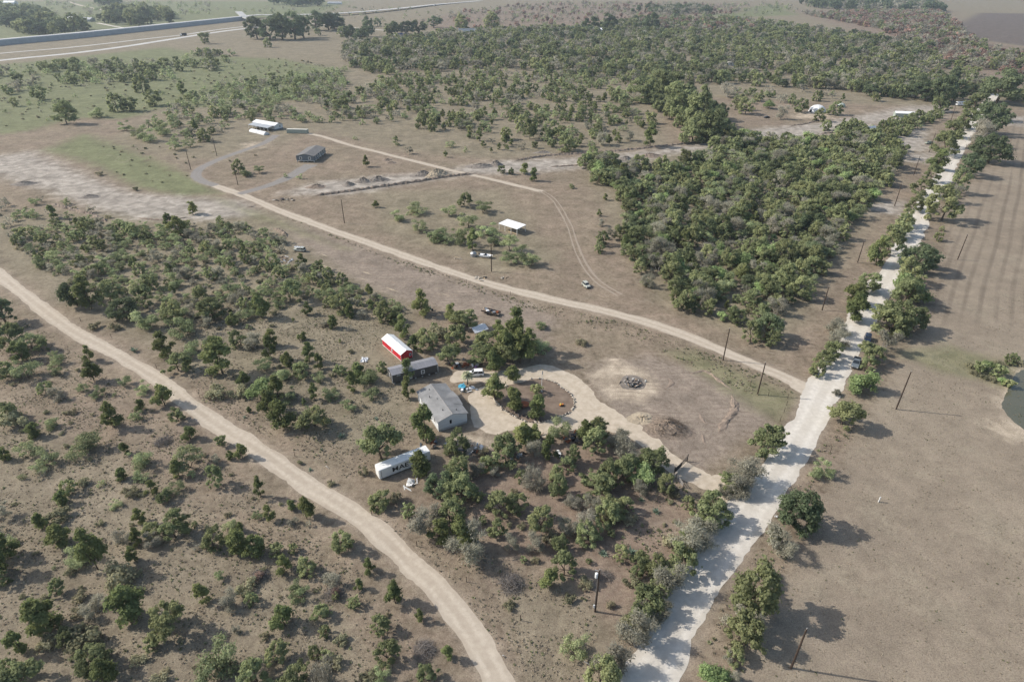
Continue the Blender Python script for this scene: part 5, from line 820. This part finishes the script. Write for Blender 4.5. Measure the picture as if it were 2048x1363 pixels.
tk = thing('silver_tank', at(947, 512), .3, 'round silver tank at the end of the boat', 'tank'); MB().tube([(0, 0, .05), (0, 0, 1.3), (0, 0, 1.75), (0, 0, 1.95)], [1.25, 1.25, .8, .25], 16).build('shell', MT['steel'], tk); MB().tube([(0, 0, 1.9), (0, 0, 2.05)], .18, 8).build('lid', MT['dsteel'], tk)
# burnt flatbed trailer
ft = thing('flatbed_trailer', at(982, 627), R(-28), 'dark junk laden flatbed trailer on the graded soil', 'trailer')
MB().box((0, 0, .7), (6.2, 2.2, .16)).build('deck', MT['wood'], ft); MB().tube([(3.1, .7, .65), (4.4, 0, .5), (3.1, -.7, .65)], .06, 5).build('drawbar', MT['dsteel'], ft)
for s_ in (-1, 1): MB().box((0, s_*1.1, .95), (6.2, .07, .4)).build('side_board', MT['dsteel'], ft)
for x_ in (-.6, .4):
    for s_ in (-1, 1): inst('wheel', WHEEL, (x_, s_*1.25, .34), parent=ft)
for x_, y_, m_ in ((-2, .3, 'steel'), (-1, -.4, 'tarp'), (.2, .2, 'black'), (1.3, -.3, 'steel'), (2.2, .3, 'rust')): MB().box((x_, y_, 1.0), (.9, .8, .5), x_*.7).build('scrap', MT[m_], ft)

# ---------------------------------------------------------------- junk heaps: each piece a part
PIECES = {}
def piece(kind, m_):
    k = (kind, m_)
    if k not in PIECES:
        b = MB()
        if kind == 'board': b.box((0, 0, .04), (1.9, .3, .07))
        if kind == 'panel': b.add([(-.7, -.5, .02), (.7, -.45, .15), (.65, .5, .05), (-.6, .45, .22), (0, 0, .3)], [(0, 1, 4), (1, 2, 4), (2, 3, 4), (3, 0, 4)])
        if kind == 'crate': b.box((0, 0, .3), (.7, .6, .6)); b.box((0, 0, .61), (.76, .66, .06))
        if kind == 'barrel': b.tube([(0, 0, 0), (0, 0, .1), (0, 0, .8), (0, 0, .88)], [.28, .3, .3, .27], 10)
        if kind == 'chair': b.box((0, 0, .45), (.5, .5, .06)); b.box((-.24, 0, .75), (.05, .5, .6)); [b.box((x_, y_, .22), (.05, .05, .44)) for x_ in (-.22, .22) for y_ in (-.22, .22)]
        if kind == 'old_tyre': b.tube([(0, 0, .0), (0, 0, .2)], .36, 12)
        PIECES[k] = b.mesh(kind, MT[m_])
    return PIECES[k]
def junk(px, n, spread, kinds, mats, label, zmax=.5, name='junk_heap', cat='junk heap'):
    o = thing(name, at(*px), 0, label, cat)
    for i in range(n):
        k = kinds[i % len(kinds)]; m_ = mats[int(RNG.integers(len(mats)))]; x_, y_ = RNG.normal()*spread, RNG.normal()*spread*.6
        q = inst(k, piece(k, m_), (x_, y_, max(0, zmax*(1-math.hypot(x_, y_)/(2*spread)))*RNG.uniform(0, 1)), RNG.uniform(0, 6.28), RNG.uniform(.6, 1.3), o); q.rotation_euler = (RNG.normal()*.25, RNG.normal()*.25, RNG.uniform(0, 6.28))
    return o
ALLK = ['board', 'panel', 'crate', 'barrel', 'chair', 'old_tyre']; MIX = ['tarp', 'steel', 'black', 'wood', 'dsteel', 'trim', 'rust', 'black', 'wood', 'slate']
junk((912, 732), 18, 1.7, ALLK, MIX, 'scattered household junk at the end of the dark grey cabin'); junk((940, 724), 16, 2.0, ALLK, MIX+['purple'], 'heap of junk and a purple tub under the trees behind the white car'); junk((930, 778), 9, 1.2, ALLK, ['tarp', 'blue', 'steel', 'wood'], 'toys and scraps around the blue tub')
junk((868, 892), 14, 1.6, ALLK, MIX, 'dark junk between the box trailer and the mobile home'); junk((945, 902), 16, 2.2, ALLK, MIX, 'junk scattered beside the pale sand at the mobile home corner'); junk((1030, 912), 12, 1.8, ALLK, MIX, 'tarps and scraps under the grove oaks'); junk((1090, 880), 18, 1.8, ALLK, ['black', 'tarp', 'dsteel', 'steel', 'black', 'wood'], 'black and white rubbish beside the olive mesquite'); junk((1148, 878), 16, 1.9, ALLK, ['black', 'dsteel', 'wood', 'rust', 'slate'], 'dark heap of rubbish at the yard edge by the driveway'); junk((1112, 908), 6, .8, ['crate', 'barrel'], ['white', 'trim'], 'white boxes standing in the grove shade')
junk((826, 968), 8, 1.2, ['panel', 'board'], ['tarp', 'white', 'trim'], 'white sheets of scrap below the lettered trailer'); junk((571, 521), 26, 2.6, ['board', 'panel', 'board'], ['tarp', 'trim', 'wood', 'palebark', 'steel'], 'pale heap of demolished boards at the thicket edge'); junk((500, 600), 9, 2.0, ALLK, ['tarp', 'trim', 'black'], 'few white scraps in a clearing of the thicket'); junk((858, 622), 5, .8, ALLK, ['tarp', 'blue', 'black'], 'small white scrap beside the lone juniper'); junk((568, 400), 22, 3.2, ['panel', 'board'], ['wood', 'dstone', 'trim', 'bark'], 'row of broken clods and timber by the middle track')
junk((1448, 370), 8, 1.5, ['crate', 'barrel', 'panel'], ['tarp', 'white', 'blue'], 'white and blue junk deep inside the dense wood'); junk((960, 556), 7, 1.2, ['board', 'panel'], ['tan', 'stone', 'wood'], 'pale stones and boards beside the track opposite the boat'); junk((1010, 556), 7, 1.0, ['board', 'old_tyre'], ['wood', 'stone', 'black'], 'small tangle of boards beside the middle track'); junk((915, 517), 5, .8, ['board'], ['tan', 'stone'], 'few tan stones between the boat and the track')
bp = junk((1264, 768), 40, 1.25, ['board', 'panel', 'board', 'barrel'], ['black', 'ash', 'steel', 'trim', 'dsteel', 'twig', 'wood', 'twig', 'palebark'], 'burnt rubbish heap on the sandy patch', 1.1, 'burn_pile', 'burn pile')
m = MB(); m.tube([(0, 0, -.05), (0, 0, .12), (.1, .1, .3), (.1, 0, .42), (0, 0, .46)], [1.7, 1.3, .9, .5, .1], 14); m.build('ash_mound', MT['ash'], bp, 0, True)
# wrecked car pile at the thicket
wk = vehicle('scrapped_car', at(600, 502), R(-12), MT['carpale'], 'suv', 'scrapped pale car heaped with white bags at the thicket edge', 'car')
for x_, y_ in ((-.8, .2), (.3, -.3), (1.1, .3), (-1.6, 0)): MB().add([(x_-.6, y_-.5, 1.6), (x_+.6, y_-.4, 1.55), (x_+.5, y_+.5, 1.6), (x_-.5, y_+.4, 1.65), (x_, y_, 2.1)], [(0, 1, 4), (1, 2, 4), (2, 3, 4), (3, 0, 4)]).build('bag', MT['tarp'], wk)
# blue tub, tan sofa crate, white canopy, crumpled tarp, fire bowl, orange toy
p = at(924, 776); tu = thing('blue_tub', p, .4, 'round blue plastic paddling tub in the yard', 'tub'); MB().tube([(0, 0, 0), (0, 0, .1), (0, 0, .75), (0, 0, .7), (0, 0, .2)], [.85, .9, 1.0, .88, .8], 16).build('shell', MT['blue'], tu); MB().tube([(-.2, .1, .7), (.8, .3, 1.3)], .12, 6).build('slide', MT['blue'], tu)
tc = thing('tan_crate', at(919, 660), R(40), 'tan wooden crate leaning open behind the trees', 'crate'); MB().box((0, 0, .9), (2.8, .12, 1.7), 0, 0, R(12)).build('panel', MT['tan'], tc); MB().box((0, .5, .1), (2.8, 1.1, .16)).build('base', MT['wood'], tc)
for s_ in (-1, 1): MB().box((s_*1.36, .45, .6), (.1, .9, 1.1)).build('side', MT['tan'], tc)
wc = thing('canopy_shelter', at(957, 665), R(35), 'torn white canopy shelter half under the trees behind the yard', 'shelter')
for s_ in (-1, 1): MB().add([(-2.4, 0, 2.5), (2.4, 0, 2.5), (2.5, s_*2.0, 1.5), (-2.5, s_*2.0, 1.5), (0, s_*1.1, 1.85)], [(0, 1, 4), (1, 2, 4), (2, 3, 4), (3, 0, 4)]).build('cover', MT['tarp'], wc)
for x_ in (-2.3, 2.3):
    for y_ in (-1.8, 1.8): MB().tube([(x_, y_, 0), (x_, y_, 1.6)], .05, 5).build('pole', MT['steel'], wc)
def crumple(px, r_, label, m_=MT['tarp'], n=9):
    V = []; 
    for i in range(n):
        for j in range(n): V.append(((i/(n-1)-.5)*2*r_+RNG.normal()*r_*.08, (j/(n-1)-.5)*1.5*r_+RNG.normal()*r_*.08, abs(RNG.normal())*.22+.01))
    Fs = [(i*n+j, i*n+j+1, (i+1)*n+j+1, (i+1)*n+j)[::-1] for i in range(n-1) for j in range(n-1) if RNG.uniform() > .16]
    o = MB().add(V, Fs).build('crumpled_tarp', m_); o.location = at(*px); o.rotation_euler[2] = RNG.uniform(0, 6); return tag(o, label, 'tarp')
crumple((729, 720), 1.25, 'crumpled white tarp lying on bare soil left of the red shed')
crumple((1552, 1033), .35, 'small white sheet at the foot of the big roadside oak'); crumple((1437, 1055), .35, 'small white sign sheet in the verge opposite the apron')
fb = thing('fire_bowl', at(1048, 812), 0, 'rusty round fire bowl in the shade of the ringed bed', 'fire bowl'); MB().tube([(0, 0, .1), (0, 0, .25), (0, 0, .7), (0, 0, .66), (0, 0, .3)], [.3, .9, 1.35, 1.25, .7], 14).build('bowl', MT['rust'], fb)
for a_ in (0, 2.1, 4.2): MB().tube([(.5*math.cos(a_), .5*math.sin(a_), 0), (.7*math.cos(a_), .7*math.sin(a_), .35)], .05, 5).build('leg', MT['dsteel'], fb)
ot = thing('orange_toy', at(1123, 811), .5, 'small orange ride on toy in the ringed bed', 'toy'); MB().box((0, 0, .35), (1.1, .5, .35)).build('body', MT['orange'], ot, .08); MB().box((-.3, 0, .65), (.3, .45, .3)).build('seat', MT['yellow'], ot)
for x_ in (-.35, .35):
    for s_ in (-1, 1): inst('wheel', WHEEL, (x_, s_*.28, .17), 0, .5, ot)
fp = thing('flagpole', at(1083, 783), 0, 'tall white flagpole standing in the ringed bed', 'flagpole'); MB().tube([(0, 0, 0), (0, 0, 6.9)], [.08, .045], 8).build('pole', MT['white'], fp); MB().tube([(0, 0, 6.9), (0, 0, 7.05)], .09, 6).build('finial', MT['yellow'], fp); MB().tube([(0, 0, 0), (0, 0, .3)], .3, 8).build('base', MT['concrete'], fp)
MB().add([(.05, 0, 6.7), (.25, .12, 6.2), (.2, -.05, 5.4), (.06, 0, 5.5), (.12, .06, 6.1)], [(0, 1, 4), (1, 2, 4), (2, 3, 4), (3, 0, 4)]).build('flag', MT['slate'], fp)
# ring of stones: each stone a part
sb = thing('stone_border', (0, 0, 0), 0, 'ring of pale stones edging the soil bed', 'stone border'); W = atn(BEDPX); ring = spline(np.vstack([W, W[:1]]), .5)[:-1]
STONE = []
for k in range(5):
    V = [(d[0]*.24*RNG.uniform(.75, 1.2), d[1]*.2*RNG.uniform(.75, 1.2), .13+d[2]*.15) for d in [(1, 0, 0), (-1, 0, 0), (0, 1, 0), (0, -1, 0), (.7, .7, .1), (-.7, .7, .1), (.7, -.7, .1), (-.7, -.7, .1), (0, 0, 1), (.4, .3, .8), (-.4, -.3, .8), (0, 0, -1)]]
    import bmesh; b = bmesh.new(); [b.verts.new(v) for v in V]; bmesh.ops.convex_hull(b, input=b.verts); me = bpy.data.meshes.new('stone'); b.to_mesh(me); b.free(); me.materials.append(MT['stone'] if k < 4 else MT['dstone']); STONE.append(me)
for i, (x_, y_) in enumerate(ring):
    X, Y = to_px(x_, y_); back = Y < 772 and X < 1060
    if back or RNG.uniform() < .12: continue
    inst('stone', STONE[int(RNG.integers(5))], (x_+RNG.normal()*.08, y_+RNG.normal()*.08, 0), RNG.uniform(0, 6), RNG.uniform(.8, 1.7), sb)
for i in range(22):
    x_, y_ = at(1010+i*3.6+RNG.normal()*4, 822+i*.9+RNG.normal()*3).xy; inst('stone', STONE[4], (x_, y_, 0), RNG.uniform(0, 6), RNG.uniform(1, 2.2), sb)

# ---------------------------------------------------------------- earth mounds and berms
def mound(px, rx, ry, h_, m_, label, name='dirt_mound', cat='dirt mound', rz=0, rough=.12):
    n, k = 13, 34; V = []
    for i in range(n):
        f = i/(n-1)
        for j in range(k):
            a_ = 2*math.pi*j/k; q = f*(1+.12*math.sin(3*a_+px[0])+RNG.normal()*.05); V.append((rx*q*math.cos(a_), ry*q*math.sin(a_), max(-.05, h_*(math.cos(f*math.pi)*.5+.5)*(1+RNG.normal()*rough)+RNG.normal()*.06*(1-f)) if i < n-1 else -.06))
    Fs = [(i*k+j, (i+1)*k+j, (i+1)*k+(j+1) % k, i*k+(j+1) % k) for i in range(n-1) for j in range(k)]
    o = MB().add(V, Fs).build(name, m_); o.location = at(*px); o.rotation_euler[2] = rz; return tag(o, label, cat)
M_SOIL = mat('turned_soil', (.235, .185, .145), .95, .9, .35, .8); M_PILE = mat('brown_brush_soil', (.225, .178, .138), .95, 1.6, .5, .9); M_GREYP = mat('grey_spoil', (.215, .188, .162), .95, .8, .3, .6); M_SANDP = mat('sandy_spoil', (.34, .285, .21), .95, .5, .25, .5)
mound((1334, 856), 6.6, 4.9, 1.6, M_PILE, 'broad brown heap of brush and soil beside the sandy driveway', rz=-.3)
mound((1285, 838), 4.0, 3.0, .7, M_SANDP, 'low pale sandy spread beside the brown heap', rz=-.3)
for i, (x_, y_, rx, ry, h_, m_, lb) in enumerate([(875, 350, 7.5, 5, 3.6, M_SANDP, 'pale sandy spoil mound beside the upper track'), (846, 350, 6, 4, 2.6, M_GREYP, 'grey spoil mound touching the pale sandy one'), (757, 360, 5.5, 4, 2.4, M_GREYP, 'wide grey spoil mound in the row on the pale strip'), (727, 363, 4, 3.4, 2.4, M_GREYP, 'middle grey spoil mound in the row on the pale strip'), (698, 370, 3.2, 2.8, 1.9, M_GREYP, 'small dark spoil mound in the row on the pale strip'), (633, 374, 4.5, 3.2, 1.6, M_SOIL, 'low brown soil mound at the end of the pale strip'), (962, 333, 8, 4, 1.9, M_GREYP, 'long grey spoil mound beyond the upper track'), (992, 330, 4, 3.4, 2.9, M_GREYP, 'steep grey spoil mound beside the lone juniper'), (1251, 319, 5, 3.4, 2.2, M_GREYP, 'grey spoil mound on the graded strip near the wood'), (1277, 318, 3.8, 2.6, 1.5, M_GREYP, 'smaller grey spoil mound on the graded strip near the wood'), (1300, 312, 7, 4, 1.8, M_SOIL, 'low brown spoil mound where the strip meets the wood'), (1085, 305, 5, 2.5, 1.2, M_GREYP, 'dark low mound at the near edge of the savanna'), (783, 326, 3, 2.2, 1.0, M_SOIL, 'red brown dug mound on the bare rise'), (774, 320, 3, 2.2, 1.0, M_SOIL, 'second red brown dug mound on the bare rise'), (180, 394, 4.5, 3, 1.3, M_GREYP, 'dark broken spoil heap on the pale graded ground'), (50, 368, 6, 3, 1.6, M_GREYP, 'dark spoil bank at the edge of the pale graded ground')]):
    mound((x_, y_), rx*1.2, ry*1.15, h_*.82, m_, lb, rz=.2)
def berm(px, wd, h_, m_, label):
    L = spline(atn(px), .9); n = len(L); T = np.gradient(L, axis=0); T /= np.linalg.norm(T, axis=1)[:, None]; N = np.stack([-T[:, 1], T[:, 0]], 1); us = [-1, -.6, -.2, .2, .6, 1]; V = []
    for i in range(n):
        e = min(1, i/4, (n-1-i)/4); k = wd*(1+.2*RNG.normal())*max(.25, e)
        for u in us: V.append((L[i, 0]+N[i, 0]*u*k/2+RNG.normal()*.06, L[i, 1]+N[i, 1]*u*k/2, h_*e*(1-u*u)*RNG.uniform(.5, 1.3)-.03))
    q = len(us); o = MB().add(V, [(i*q+j, i*q+j+1, (i+1)*q+j+1, (i+1)*q+j)[::-1] for i in range(n-1) for j in range(q-1)]).build('dirt_berm', m_); return tag(o, label, 'dirt berm')
berm([(628, 392), (690, 384), (760, 374), (830, 364), (900, 353), (950, 348)], 2.2, 1.0, M_SOIL, 'thin dark silt bank along the near edge of the pale strip'); berm([(1030, 322), (1100, 311), (1200, 305), (1330, 292), (1400, 284)], 2.4, .9, M_SOIL, 'thin dark bank along the far edge of the graded strip'); berm([(1100, 334), (1150, 331), (1200, 326)], 1.6, .7, M_SOIL, 'short dark bank on the near edge of the graded strip')
berm([(1462, 788), (1470, 815), (1450, 845), (1436, 868)], 2.2, .4, M_SOIL, 'rough pushed up soil bank on the scraped ground'); berm([(1402, 862), (1408, 880), (1410, 893)], 1.6, .3, M_SOIL, 'short clod bank at the scraped ground edge'); berm([(1395, 820), (1410, 845), (1430, 848)], 1.1, .22, M_SOIL, 'low curved clod ridge across the scraped ground'); berm([(1330, 752), (1345, 765), (1325, 780)], 1.6, .25, M_SOIL, 'low ring of pushed soil beside the burnt patch'); berm([(1380, 748), (1410, 742), (1440, 762), (1466, 782)], 1.2, .35, M_SOIL, 'faint scraped ridge along the fence side')
berm([(545, 456), (562, 463), (575, 475)], 2.4, .9, M_PILE, 'dark brush bank at the top of the thicket'); berm([(100, 408), (150, 420), (190, 432), (215, 445)], 2.6, .9, M_SOIL, 'brown soil bank along the pale graded ground'); berm([(270, 436), (330, 440), (380, 434)], 1.4, .5, M_SOIL, 'dark thin bank below the pale graded ground'); berm([(490, 415), (515, 412)], 1.4, .5, M_SOIL, 'short dark bank beside the middle track'); berm([(1580, 252), (1610, 248), (1640, 240)], 2., .7, M_SOIL, 'dark bank edging the far bare strip'); berm([(1640, 268), (1670, 265)], 2.0, 1.0, M_SOIL, 'short dark bank by the tarp shelter')
# soil ridges left by the grader on the pushed strip
for k in range(34):
    u = RNG.uniform(.03, .97); v = RNG.uniform(0, 1); x_ = 560+u*480; y0 = 470+u*150+12; y_ = y0-18+v*(26+20*(1-abs(u-.5))); dx = RNG.uniform(10, 34)
    berm([(x_, y_), (x_+dx*.5, y_+dx*.22+RNG.normal()*1.5), (x_+dx, y_+dx*.36)], RNG.uniform(.5, .9), RNG.uniform(.12, .24), M_SOIL if k % 3 else M_SANDP, 'low soil ridge left on the graded ground below the middle track')['group'] = 'soil ridges on the graded ground'

# ---------------------------------------------------------------- brush piles
def brush(px, r_, h_, n, label, m_=MT['twig'], leaf=None):
    o = thing('brush_pile', at(*px), RNG.uniform(0, 6), label, 'brush pile'); b = MB()
    for i in range(n):
        a_ = RNG.uniform(0, 6.28); q = r_*RNG.uniform()**.6*.75; c = Vector((q*math.cos(a_), q*math.sin(a_), h_*RNG.uniform(.1, 1)*(1-q/r_))); d = Vector((RNG.normal(), RNG.normal(), abs(RNG.normal())*.45+.1)).normalized()*RNG.uniform(.4, 1.0)*r_*.55
        b.tube([c-d*.5, c+d*.1+Vector(RNG.normal(size=3))*.08, c+d], [RNG.uniform(.02, .045), .02, .008], 3, 0, False)
    tag(b.build('branches', m_, o), kind='stuff')
    if leaf: tag(inst('dead_leaves', PROTO['R'][0]['crown'], (.2, 0, 0), 0, r_*.9, o), kind='stuff')
    return o
brush((328, 884), 2.6, 1.2, 260, 'grey heap of dead branches on the bare soil below the dirt track'); brush((1022, 1168), 3.0, 1.5, 420, 'grey bushy heap of dead branches between the fence posts and pole'); brush((848, 1300), 2.4, 1.4, 320, 'silvery dead brush heap beside the dirt track'); brush((520, 1152), 2.3, 1.1, 240, 'dead brush heap with rusty orange leaves', MT['twig'], True); brush((668, 1190), 2.2, 1.1, 220, 'dead brush heap with a reddish top among saplings', MT['twig'], True); brush((1210, 1152), 2.0, .9, 160, 'low dead brush near the pole with the transformer')
for k_, (x_, y_) in enumerate(((1340, 850), (1322, 858), (1352, 860))): brush((x_, y_), 3.4, 1.9, 260, 'brown twigs and roots bristling from the broad heap by the driveway', MT['bark'])['group'] = 'twigs on the broad brown heap'
brush((650, 652), 2.0, .8, 120, 'dark red brown brush in the clearing above the red shed', MT['bark'])
for (a_, b_), lb in zip((((880, 1084), (905, 1090)), ((1168, 1322), (1190, 1336)), ((652, 932), (658, 937)), ((1005, 1310), (1010, 1312))), ('pale fallen branch in the grove shade', 'pale fallen log at the foot of the roadside row', 'pale short log beside the lower track', 'pale stick on the dry verge')):
    p0, p1 = at(*a_), at(*b_); tag(MB().tube([p0+Vector((0, 0, .1)), (p0+p1)/2+Vector((0, 0, .16)), p1+Vector((0, 0, .1))], [.11, .09, .05], 6).build('fallen_log', MT['palebark']), lb, 'log')
p = at(1757, 1003); sg = thing('white_stake', p, .4, 'short white marker post standing in the brown field', 'marker post'); MB().box((0, 0, .7), (.3, .12, 1.4)).build('post', MT['white'], sg); MB().box((0, .07, 1.2), (.36, .03, .3)).build('plate', MT['trim'], sg)

# ---------------------------------------------------------------- utility poles
POLES = [((1792, 818), (1826, 743), 'brown utility pole in the brown field beside the pond'), ((1582, 1335), (1616, 1257), 'utility pole in the oak shadow at the edge of the brown field'), ((1190, 1222), (1198, 1139), 'utility pole with a grey transformer beside the roadside row'), ((1446, 720), (1459, 657), 'utility pole beside the middle track in front of the dense wood'), ((1515, 788), (1527, 725), 'utility pole by the fence near the track mouth'),
         ((1915, 519), (1937, 469), 'utility pole in the brown field by the tree row'), ((1789, 412), (1800, 368), 'utility pole along the far verge beside the gravelled turnout'), ((983, 543), (982, 487), 'utility pole beside the middle track near the boat'), ((689, 446), (683, 399), 'utility pole on bare ground above the middle track'), ((382, 340), (372, 301), 'utility pole outside the bend of the grey driveway'), ((434, 312), (425, 275), 'utility pole on the pasture behind the grey driveway'), ((476, 370), (469, 330), 'utility pole inside the bend of the grey driveway'),
         ((1827, 351), (1838, 312), 'utility pole on the far verge beside the dense wood'), ((1858, 305), (1869, 266), 'utility pole on the far verge beside the parked pickup'), ((1715, 525), (1724, 482), 'utility pole in the shade at the wood edge'), ((1644, 620), (1653, 573), 'utility pole in the shade of the last oaks of the wood'), ((1902, 240), (1911, 210), 'pale utility pole by the motorhome')]
PTOP = []
for b_, t_, lb in POLES:
    g0 = at(*b_); lo, hi = 4., 16.
    for _ in range(30):
        mid = (lo+hi)/2; lo, hi = (mid, hi) if to_px(g0.x, g0.y, mid)[1] > t_[1] else (lo, mid)
    h_ = min(lo, 12.5); PTOP.append(Vector((g0.x, g0.y, h_+.25))); o = thing('utility_pole', g0, 0, lb, 'utility pole', None); MB().tube([(0, 0, -.2), (0, 0, h_*.5), (0, 0, h_)], [.19, .165, .13], 8).build('shaft', MT['pole'], o)
    MB().tube([(0, 0, h_), (0, 0, h_+.28)], .05, 6).build('insulator', MT['trim'], o); MB().box((0, .16, h_-.6), (.1, .14, .3)).build('bracket', MT['steel'], o)
    if b_[0] == 1190:
        MB().tube([(-.42, .1, h_-1.95), (-.42, .1, h_-1.0), (-.42, .1, h_-.92)], [.27, .27, .18], 12).build('transformer', MT['guard'], o); MB().box((-.2, .1, h_-1.4), (.3, .12, .12)).build('hanger', MT['steel'], o); MB().tube([(-.75, .1, h_-.1), (-.1, .1, h_-.35)], .04, 5).build('fuse_arm', MT['guard'], o); MB().box((-.27, -.05, 1.5), (.28, .2, .7)).build('meter_box', MT['guard'], o); MB().tube([(-.2, 0, 1.8), (-.18, 0, h_-2.2)], .035, 5).build('conduit', MT['steel'], o)
for k_, (seq, lb) in enumerate((((11, 8, 7, 3, 4), 'thin sagging power line along the middle dirt track'), ((16, 13, 12, 6, 14, 15, 4, 2), 'thin sagging power line along the gravel road verge'), ((5, 0, 1), 'thin sagging power line across the brown field'), ((10, 9, 11), 'thin sagging power line by the grey driveway'))):
    m = MB()
    for a_, b_ in zip(seq[:-1], seq[1:]):
        A_, B_ = PTOP[a_], PTOP[b_]; sag = .018*(A_-B_).length; m.tube([A_.lerp(B_, f)-Vector((0, 0, 4*sag*f*(1-f))) for f in np.linspace(0, 1, 13)], .007, 3, 0, False)
    tag(m.build('power_line', MT['dsteel']), lb, 'power line')
# ---------------------------------------------------------------- gate and fences
ga = at(1348, 948); gb = at(1374, 922); d_ = gb-ga; gt = thing('ranch_gate', ga, math.atan2(d_.y, d_.x), 'dark pipe gate swung across the sandy driveway', 'gate'); gl = d_.length
for x_ in (0, gl): MB().tube([(x_, 0, 0), (x_, 0, 2.1)], .1, 8).build('post', MT['dsteel'], gt)
for z_ in np.linspace(.3, 1.6, 6): MB().tube([(.1, 0, z_), (gl-.1, 0, z_)], .035, 6).build('rail', MT['dsteel'], gt)
for x_ in np.linspace(.15, gl-.15, 4): MB().box((x_, 0, .95), (.05, .05, 1.36)).build('upright', MT['dsteel'], gt)
MB().box((gl*.3, 0, .95), (gl*.55, .015, 1.3)).build('mesh_panel', MT['dsteel'], gt); MB().tube([(.1, 0, .3), (gl-.1, 0, 2.0)], .03, 5).build('brace', MT['dsteel'], gt)
wf = thing('wooden_fence', at(1352, 955), math.atan2(*(at(1366, 975)-at(1352, 955)).yx), 'short grey timber fence panel hinged to the gate post', 'fence'); fl = (at(1366, 975)-at(1352, 955)).length
for z_ in (.35, .75, 1.15): MB().box((fl/2, 0, z_), (fl, .05, .18)).build('rail', MT['palebark'], wf)
for x_ in (.05, fl): MB().box((x_, 0, .7), (.14, .14, 1.4)).build('post', MT['wood'], wf)
POSTM = MB().tube([(0, 0, -.1), (0, 0, 1.35)], .06, 5).mesh('fence_post', MT['pole'])
def posts(px, label, group, sc=1.0):
    for q in px: o = inst('fence_post', POSTM, at(*q), 0, (sc, sc, 1.1)); tag(o, label, 'fence post', group)
posts([(744, 1030), (834, 1092), (933, 1163), (1041, 1240)], 'short dark fence post between the lower track and the grove', 'fence posts below the grove', 1.3); posts([(162, 643), (223, 675), (314, 737), (400, 795), (520, 865), (590, 912), (664, 967)], 'thin dark fence post along the thicket side of the lower track', 'fence posts along the thicket'); posts([(860, 542), (933, 566), (1021, 590), (1110, 622), (1180, 640)], 'thin dark fence post below the middle track', 'fence posts below the middle track')
posts([(1575, 797), (1573, 810), (1568, 824), (1560, 842), (1550, 860), (1542, 878), (1536, 792), (1500, 772), (1460, 752)], 'thin fence post around the scraped ground corner', 'fence posts at the scraped ground'); posts([(1660, 905), (1640, 945), (1618, 985), (1672, 880)], 'grey fence post at the edge of the brown field', 'fence posts at the brown field')

# ---------------------------------------------------------------- hazy air
hz = MB().box((0, 2600, 54), (19000, 12500, 112)).build('haze', None); hz.data.materials.clear()
t = NT('haze_air'); v = t.n('ShaderNodeVolumePrincipled'); v.inputs['Color'].default_value = (.76, .87, 1.0, 1); v.inputs['Density'].default_value = .000095; v.inputs['Anisotropy'].default_value = .25
t.t.links.new(v.outputs[0], t.out.inputs['Volume']); hz.data.materials.append(t.mat); tag(hz, 'thin hazy air', kind='stuff')
for o in SC.objects:
    if o.type == 'MESH' and not o.data.materials: o.data.materials.append(MT['trim'])
